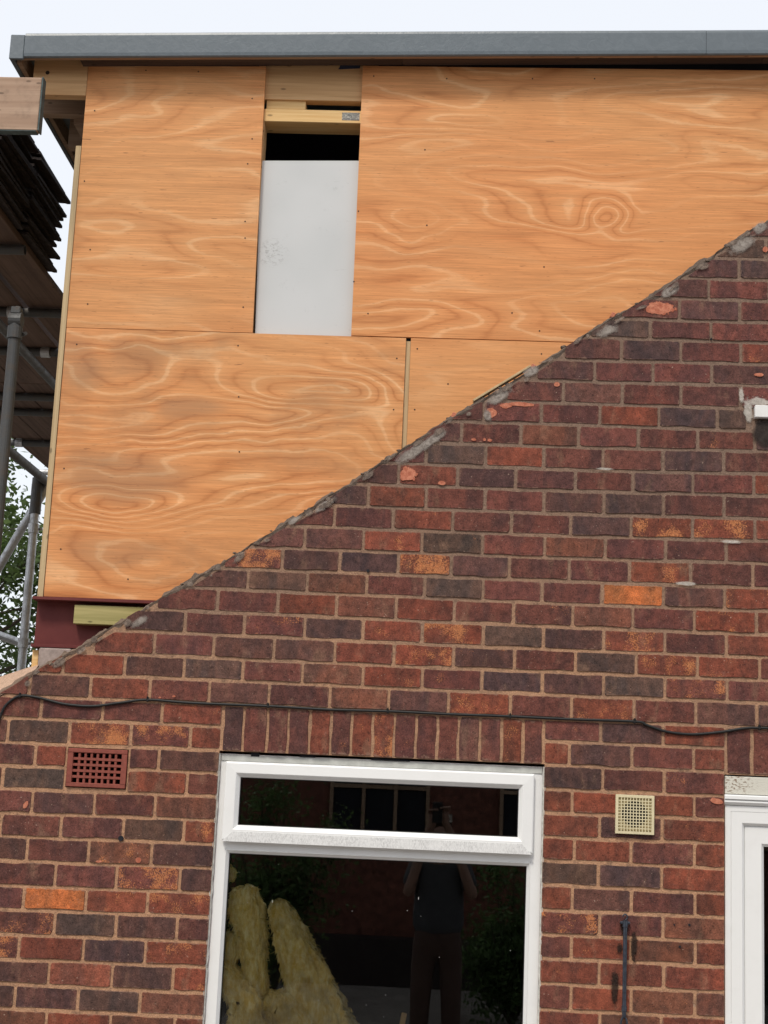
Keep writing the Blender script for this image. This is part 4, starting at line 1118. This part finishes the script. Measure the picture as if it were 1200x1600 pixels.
ORD = ['lowest', 'second', 'third', 'fourth', 'fifth', 'sixth', 'seventh', 'eighth', 'ninth', 'tenth', 'eleventh', 'twelfth', 'thirteenth', 'fourteenth', 'fifteenth', 'sixteenth', 'seventeenth', 'topmost']
for row, (y0_, word, n_t) in enumerate(((0.95, 'rear', 18), (0.37, 'front', 18))):
    for i in range(n_t):
        o = bpy.data.objects.new('roof_tile', tme); COL.objects.link(o)
        o.location = (-1.145 + random.uniform(-0.012, 0.012) + 0.014*math.sin(i*1.3+row), y0_ + (0.04 if i > 6 else -0.03) + random.uniform(-0.025, 0.025), DT+0.004+i*0.0262)
        o.rotation_euler = (rad(random.uniform(-1.2, 0.4)), rad(random.uniform(-0.8, 0.8)), rad(random.uniform(-2, 2)))
        tag(o, 'dark ridged roof tile, %s of the %s stack on the scaffold deck' % (ORD[i], word), 'roof tile', 'roof tiles stacked on the scaffold deck')

# ------------------------------------------------------------------ tree behind the scaffold
def leaf_cloud(centres, n, size, spread, seed):
    rnd = random.Random(seed); v, f = [], []
    for i in range(n):
        c = rnd.choice(centres)
        p = Vector(c[:3]) + Vector((rnd.gauss(0, 1), rnd.gauss(0, 1), rnd.gauss(0, 0.75)))*c[3]*spread
        a = Vector((rnd.gauss(0, 1), rnd.gauss(0, 1), rnd.gauss(0, 0.6)-0.4)).normalized()
        b = a.cross(Vector((rnd.gauss(0, 1), rnd.gauss(0, 1), rnd.gauss(0, 1)))).normalized()
        s = size*rnd.uniform(0.6, 1.3)
        k = len(v)
        v += [tuple(p), tuple(p+a*s*0.5+b*s*0.24), tuple(p+a*s), tuple(p+a*s*0.5-b*s*0.24)]
        f.append((k, k+1, k+2, k+3))
    return v, f

def raw_mesh(name, v, f, mat, parent, loc):
    me = bpy.data.meshes.new(name); me.from_pydata([(a[0]-loc[0], a[1]-loc[1], a[2]-loc[2]) for a in v], [], f); me.materials.append(mat)
    o = bpy.data.objects.new(name, me); return register(o, loc, parent)

def tree(name, base, height, radius, seed, nleaf, leaf, mat, label, cat='tree'):
    rnd = random.Random(seed)
    t = empty(name, base, label=label, cat=cat)
    m = MB(); b = Vector(base); top = b+Vector((0, 0, height*0.92))
    segs = 7; pts = [b.lerp(top, i/segs)+Vector((rnd.uniform(-.12, .12), rnd.uniform(-.12, .12), 0))*(i > 0) for i in range(segs+1)]
    r0 = height*0.022
    for i in range(segs): m.tube(pts[i], pts[i+1], r0*(1-i/(segs+1)), 9, 0, r0*(1-(i+1)/(segs+1)))
    m.build('trunk', BARK, t)
    br = MB(); cl = []
    for k in range(46):
        h = rnd.uniform(0.22, 0.95); s = b.lerp(top, h)
        a = rnd.uniform(0, 2*math.pi); L = radius*(1.05-0.55*abs(h-0.5))*rnd.uniform(0.55, 1.1)
        e = s+Vector((math.cos(a)*L, math.sin(a)*L, L*rnd.uniform(0.05, 0.55)))
        mid = s.lerp(e, 0.5)+Vector((0, 0, 0.12*L))
        r1 = r0*0.32*(1.1-h)
        br.tube(s, mid, r1, 6, 0, r1*0.6); br.tube(mid, e, r1*0.6, 6, 0, r1*0.15)
        for q in range(7):
            w = s.lerp(e, rnd.uniform(0.35, 1.05)) + Vector((rnd.gauss(0, 1), rnd.gauss(0, 1), rnd.gauss(0, .6)))*0.22
            br.tube(mid.lerp(e, rnd.random()), w, r1*0.25, 5, 0, r1*0.08)
            cl.append((w.x, w.y, w.z, rnd.uniform(0.13, 0.26)))
    br.build('branch', BARK, t)
    v, f = leaf_cloud(cl, nleaf, leaf, 1.0, seed+1)
    raw_mesh('crown', v, f, mat, t, b)
    return t
tx_, tz_ = at(-40, 880, 9.0)
tree('tree', (tx_, 9.0, GZ), 6.2, 2.3, 5, 30000, 0.085, LEAF, 'leafy green tree seen behind the scaffold tubes')

# ------------------------------------------------------------------ room contents: torn mineral wool against the glass
def wool(px_path, y, th, seed, label, fuzz=6500, lay=4.0):
    """torn slab: layered, ridged along its length, frayed at its edges"""
    rnd = random.Random(seed); M, K = 110, 56
    P = [(Vector((at(a, b, y)[0], y, at(a, b, y)[1])), w/400.0) for a, b, w in px_path]
    v, f = [], []
    Ltot = sum((P[k+1][0]-P[k][0]).length for k in range(len(P)-1))
    for i in range(M+1):
        u = i/M*(len(P)-1); k = min(int(u), len(P)-2); fr = u-k
        c = P[k][0].lerp(P[k+1][0], fr); w = P[k][1]*(1-fr)+P[k+1][1]*fr
        d = (P[k+1][0]-P[k][0]).normalized(); side = Vector((d.z, 0, -d.x))
        ln = i/M*Ltot
        endk = min(1.0, (min(i, M-i)+0.5)/4.0)**0.5
        jag = 1 + 0.16*noise.noise((ln*34, seed*3.0, 0)) + 0.10*noise.noise((ln*95, seed*5.0, 0))
        for j in range(K):
            a = 2*math.pi*j/K
            ca, sa = math.cos(a), math.sin(a)
            ca = math.copysign(abs(ca)**0.45, ca); sa = math.copysign(abs(sa)**0.45, sa)
            ridge = 0.26*noise.noise((ca*lay*1.6+seed, ln*7, sa*2)) + 0.17*noise.noise((ca*lay*4+seed*2, ln*16, sa*4)) + 0.05*noise.noise((ca*lay*9, ln*60, sa*9+seed))
            sag = 0.22*noise.noise((ln*11+seed*9, ca*1.2, 0.5))
            wx = ca*w*0.5*(jag if abs(ca) > 0.75 else 1.0)*endk
            yy = sa*th*0.5*(1+1.6*ridge+sag)*endk
            v.append(tuple(c + side*wx*(1+0.8*ridge) + Vector((0, yy, 0)) + d*(0.018*noise.noise((ca*5+seed, sa*3, ln*4)))))
    for i in range(M):
        for j in range(K): f.append((i*K+j, i*K+(j+1) % K, (i+1)*K+(j+1) % K, (i+1)*K+j))
    f += [tuple(range(K)), tuple(range(M*K, M*K+K))]
    n0 = len(v)
    for q in range(fuzz):
        p = Vector(v[rnd.randrange(n0)]); L_ = rnd.uniform(0.005, 0.018) if rnd.random() < 0.93 else rnd.uniform(0.02, 0.035)
        dd = Vector((0.25+rnd.gauss(0, 0.55), rnd.gauss(0, 0.25)-0.28, -0.9+rnd.gauss(0, 0.55))).normalized()*L_
        sd = dd.cross(Vector((0, 1, 0.1))).normalized()*rnd.uniform(0.0006, 0.0018); k = len(v)
        v += [tuple(p-sd), tuple(p+sd), tuple(p+dd+sd*0.3)]; f.append((k, k+1, k+2))
    o = mesh('mineral_wool', v, f, WOOL, smooth=True)
    return tag(o, label, 'insulation', 'torn insulation inside the window')
wool([(381, 1385, 36), (385, 1420, 50), (393, 1460, 44), (396, 1500, 36), (402, 1562, 32)], 0.13, 0.09, 1, 'tall upright strip of yellow mineral wool inside the window')
wool([(432, 1408, 26), (450, 1450, 42), (470, 1500, 58), (486, 1550, 76), (505, 1620, 96), (508, 1688, 110)], 0.17, 0.14, 2, 'broad leaning slab of frayed mineral wool inside the window')
wool([(338, 1512, 30), (362, 1535, 44), (386, 1562, 50), (392, 1620, 70), (396, 1690, 90)], 0.11, 0.08, 3, 'pale lump of mineral wool low in the window corner')
wool([(412, 1560, 24), (436, 1572, 44), (458, 1596, 52), (474, 1640, 60), (476, 1690, 80)], 0.11, 0.09, 4, 'bright yellow torn wad of mineral wool at the window bottom')
wool([(350, 1356, 18), (358, 1366, 22), (360, 1376, 10)], 0.13, 0.05, 5, 'small yellow scrap of mineral wool at the upper pane corner', 60)
wool([(362, 1455, 16), (362, 1490, 24), (356, 1520, 16)], 0.125, 0.04, 6, 'thin torn flap of mineral wool beside the window frame', 80)
X, Z = at(628, 1600, 0.6)
MB().box(X-0.010, X+0.012, 0.6, 0.62, 0.2, at(634, 1583, 0.6)[1], 0.003, rot=(Matrix.Rotation(0.16, 3, 'Y'), (X, 0.6, Z))).build('timber_offcut', FRESH, label='small pale stick standing inside the room behind the glass', cat='stick')

# ------------------------------------------------------------------ garden side, seen only as reflections in the panes
opp = empty('garden_building', (0.6, -11.5, GZ), label='dark red brick building mirrored in the window', cat='building')
BR2 = plain('far_brick', (0.15, 0.058, 0.040), 0.9, 0, 0.45, 14, 0.3)
m = MB(); m.box(-7, 9, -11.6, -11.0, 0.36, 4.2); m.build('wall', BR2, opp)
m = MB(); m.box(-7, 9, -11.55, -10.6, GZ, 0.359); m.build('plinth', TILEM, opp)
MB().add([(-7.3, -10.7, 4.2), (9.3, -10.7, 4.2), (9.3, -14.5, 6.4), (-7.3, -14.5, 6.4), (-7.3, -10.7, 4.1), (9.3, -10.7, 4.1), (9.3, -14.5, 6.3), (-7.3, -14.5, 6.3)],
         [(0, 1, 2, 3), (7, 6, 5, 4), (0, 4, 5, 1), (1, 5, 6, 2), (2, 6, 7, 3), (3, 7, 4, 0)]).build('roof', TILEM, opp)
for (xa, xb) in ((-0.3, 0.75), (1.55, 2.6), (-2.9, -1.5), (4, 5.2)):
    w = MB().box(xa, xb, -11.02, -10.985, 1.45, 2.9).build('window', DARK, opp)
    for k in range(4):
        X = xa+(xb-xa)*k/3; MB().box(X-0.02, X+0.02, -10.984, -10.96, 1.45, 2.9).build('glazing_bar', SHADET, w)
    for Z in (1.45, 1.93, 2.41, 2.9): MB().box(xa, xb, -10.983, -10.962, Z-0.02, Z+0.02).build('glazing_bar', SHADET, w)

def shrub(name, base, h, r, seed, label, n=9000):
    rnd = random.Random(seed); t = empty(name, base, label=label, cat='shrub')
    b = Vector(base); st = MB(); cl = []
    for k in range(16):
        a = rnd.uniform(0, 6.283); e = b+Vector((math.cos(a)*r*rnd.random(), math.sin(a)*r*rnd.random(), h*rnd.uniform(0.5, 1)))
        st.tube(b, e, 0.014, 6, 0, 0.004)
        for q in range(5):
            w = b.lerp(e, rnd.uniform(0.3, 1.05)); cl.append((w.x, w.y, w.z, rnd.uniform(0.08, 0.16)))
    st.build('stem', BARK, t); v, f = leaf_cloud(cl, n, 0.055, 1.0, seed+3); raw_mesh('foliage', v, f, LEAF2, t, b)
shrub('shrub', (1.58, -8.1, GZ), 1.35, 0.62, 21, 'rounded green shrub mirrored at the right of the pane')
shrub('shrub', (-0.62, -8.4, GZ), 1.9, 0.6, 22, 'tall dark shrub mirrored at the left of the pane')

# the photographer, mirrored in the glass
SKIN = plain('skin', (0.26, 0.155, 0.115), 0.55, 0, 0.06, 30, 0.05)
SHIRT = plain('grey_shirt', (0.055, 0.058, 0.064), 0.9, 0, 0.12, 40, 0.2)
TROUS = plain('brown_trousers', (0.075, 0.045, 0.036), 0.9, 0, 0.15, 40, 0.2)
HAIR = plain('hair', (0.03, 0.02, 0.015), 0.6, 0, 0.3, 80, 0.4)
SHOE = plain('shoe', (0.03, 0.03, 0.03), 0.6)
BX, BY = 0.90, -6.12
person = empty('person', (BX, BY, GZ), label='person in grey shirt and brown trousers raising a phone, mirrored in the window', cat='person')
def skin(name, verts, edges, radii, mat, parent, root=0, sub=2):
    loc = Vector((BX, BY, 1.0))
    me = bpy.data.meshes.new(name); me.from_pydata([tuple(Vector(v)-loc) for v in verts], edges, []); me.materials.append(mat)
    o = bpy.data.objects.new(name, me); register(o, loc, parent)
    sm = o.modifiers.new('skin', 'SKIN'); sm.use_smooth_shade = True
    sk = me.skin_vertices[0].data
    for i, r in enumerate(radii): sk[i].radius = (r, r) if not isinstance(r, tuple) else r
    sk[root].use_root = True
    ss = o.modifiers.new('sub', 'SUBSURF'); ss.levels = sub; ss.render_levels = sub
    return o
g = GZ
ph = (CAM[0]-0.02, CAM[1]-0.045, CAM[2]-0.01)            # phone held at the lens
wl_, wr_ = (ph[0]-0.035, ph[1]-0.06, ph[2]-0.13), (ph[0]+0.06, ph[1]-0.05, ph[2]-0.11)
V = [(BX, BY, g+0.93), (BX, BY, g+1.10), (BX, BY+0.01, g+1.28), (BX, BY, g+1.43), (BX, BY+0.01, g+1.50), (BX, BY+0.03, g+1.58), (BX, BY+0.03, g+1.68), (BX, BY+0.02, g+1.74)]
Rr = [(0.15, 0.11), (0.135, 0.10), (0.155, 0.11), (0.12, 0.09), 0.055, (0.07, 0.085), (0.075, 0.095), (0.05, 0.06)]
Ed = [(i, i+1) for i in range(7)]
def limb(start, pts, rr):
    p = start
    for q, r in zip(pts, rr):
        V.append(q); Rr.append(r); Ed.append((p, len(V)-1)); p = len(V)-1
    return p
hl = limb(3, [(BX-0.18, BY, g+1.41), (BX-0.24, BY+0.10, g+1.20), (wl_[0]-0.05, wl_[1]-0.10, wl_[2]-0.12), wl_], [0.058, 0.045, 0.038, 0.028])
hr = limb(3, [(BX+0.18, BY, g+1.41), (BX+0.26, BY+0.10, g+1.20), (wr_[0]+0.06, wr_[1]-0.10, wr_[2]-0.12), wr_], [0.058, 0.045, 0.038, 0.028])
for h, w, sgn in ((hl, wl_, 1), (hr, wr_, -1)):
    limb(h, [(w[0], w[1]+0.01, w[2]+0.05)], [(0.034, 0.016)])
    pal = len(V)-1
    for k in range(4):
        ox = (-0.028+0.019*k)
        limb(pal, [(w[0]+ox, w[1]+0.02, w[2]+0.085), (w[0]+ox, w[1]+0.055, w[2]+0.105+0.004*k), (w[0]+ox+0.012*sgn, w[1]+0.066, w[2]+0.10)], [0.010, 0.009, 0.008])
    limb(pal, [(w[0]+0.036*sgn, w[1]+0.012, w[2]+0.06), (w[0]+0.045*sgn, w[1]+0.016, w[2]+0.095)], [0.011, 0.009])
for s in (-1, 1):
    limb(0, [(BX+s*0.095, BY, g+0.84), (BX+s*0.11, BY+0.02, g+0.47), (BX+s*0.12, BY-0.02, g+0.09), (BX+s*0.135, BY+0.12, g+0.04)], [0.085, 0.056, 0.04, 0.032])
body = skin('body', V, Ed, Rr, SKIN, person)
sv = [(BX, BY, g+0.86), (BX, BY, g+1.10), (BX, BY+0.01, g+1.28), (BX, BY, g+1.43), (BX-0.18, BY, g+1.415), (BX-0.225, BY+0.075, g+1.25), (BX+0.18, BY, g+1.415), (BX+0.235, BY+0.075, g+1.25)]
skin('shirt', sv, [(0, 1), (1, 2), (2, 3), (3, 4), (4, 5), (3, 6), (6, 7)], [(0.235, 0.17), (0.205, 0.145), (0.205, 0.145), (0.135, 0.10), 0.078, 0.075, 0.078, 0.075], SHIRT, person)
tvv = [(BX, BY, g+0.90), (BX, BY, g+1.04)]; te = [(0, 1)]; tr_ = [(0.21, 0.155), (0.17, 0.13)]
for s in (-1, 1):
    p = 0
    for q, r in (((BX+s*0.10, BY, g+0.80), 0.105), ((BX+s*0.115, BY+0.02, g+0.47), 0.085), ((BX+s*0.125, BY-0.01, g+0.10), 0.072)):
        tvv.append(q); tr_.append(r); te.append((p, len(tvv)-1)); p = len(tvv)-1
skin('trousers', tvv, te, tr_, TROUS, person)
skin('hair', [(BX, BY-0.02, g+1.70), (BX, BY+0.0, g+1.765), (BX, BY-0.06, g+1.64)], [(0, 1), (0, 2)], [(0.082, 0.10), (0.055, 0.07), (0.06, 0.04)], HAIR, person)
for s in (-1, 1):
    skin('shoe', [(BX+s*0.122, BY-0.04, g+0.05), (BX+s*0.13, BY+0.08, g+0.045), (BX+s*0.138, BY+0.19, g+0.035)], [(0, 1), (1, 2)], [0.05, 0.048, 0.036], SHOE, person)
hx, hy, hz = BX, BY+0.03, g+1.63
MB().tube((hx, hy+0.085, hz-0.005), (hx, hy+0.118, hz-0.025), 0.012, 8, 0, 0.016).build('nose', SKIN, person)
for s in (-1, 1):
    MB().tube((hx+s*0.032, hy+0.082, hz+0.012), (hx+s*0.032, hy+0.094, hz+0.012), 0.012, 10).build('eye', DARK, person)
    MB().box(hx+s*0.078-0.008, hx+s*0.078+0.008, hy-0.02, hy+0.01, hz-0.03, hz+0.03, 0.006).build('ear', SKIN, person)
MB().box(hx-0.024, hx+0.024, hy+0.080, hy+0.096, hz-0.056, hz-0.048, 0.003).build('mouth', plain('lips', (0.3, 0.11, 0.09)), person)
phone = MB().box(ph[0]-0.038, ph[0]+0.038, ph[1]-0.009, ph[1], ph[2]-0.12, ph[2]+0.035, 0.003).build('phone', BLACKR, label='black phone held up in both hands, mirrored in the window', cat='phone')
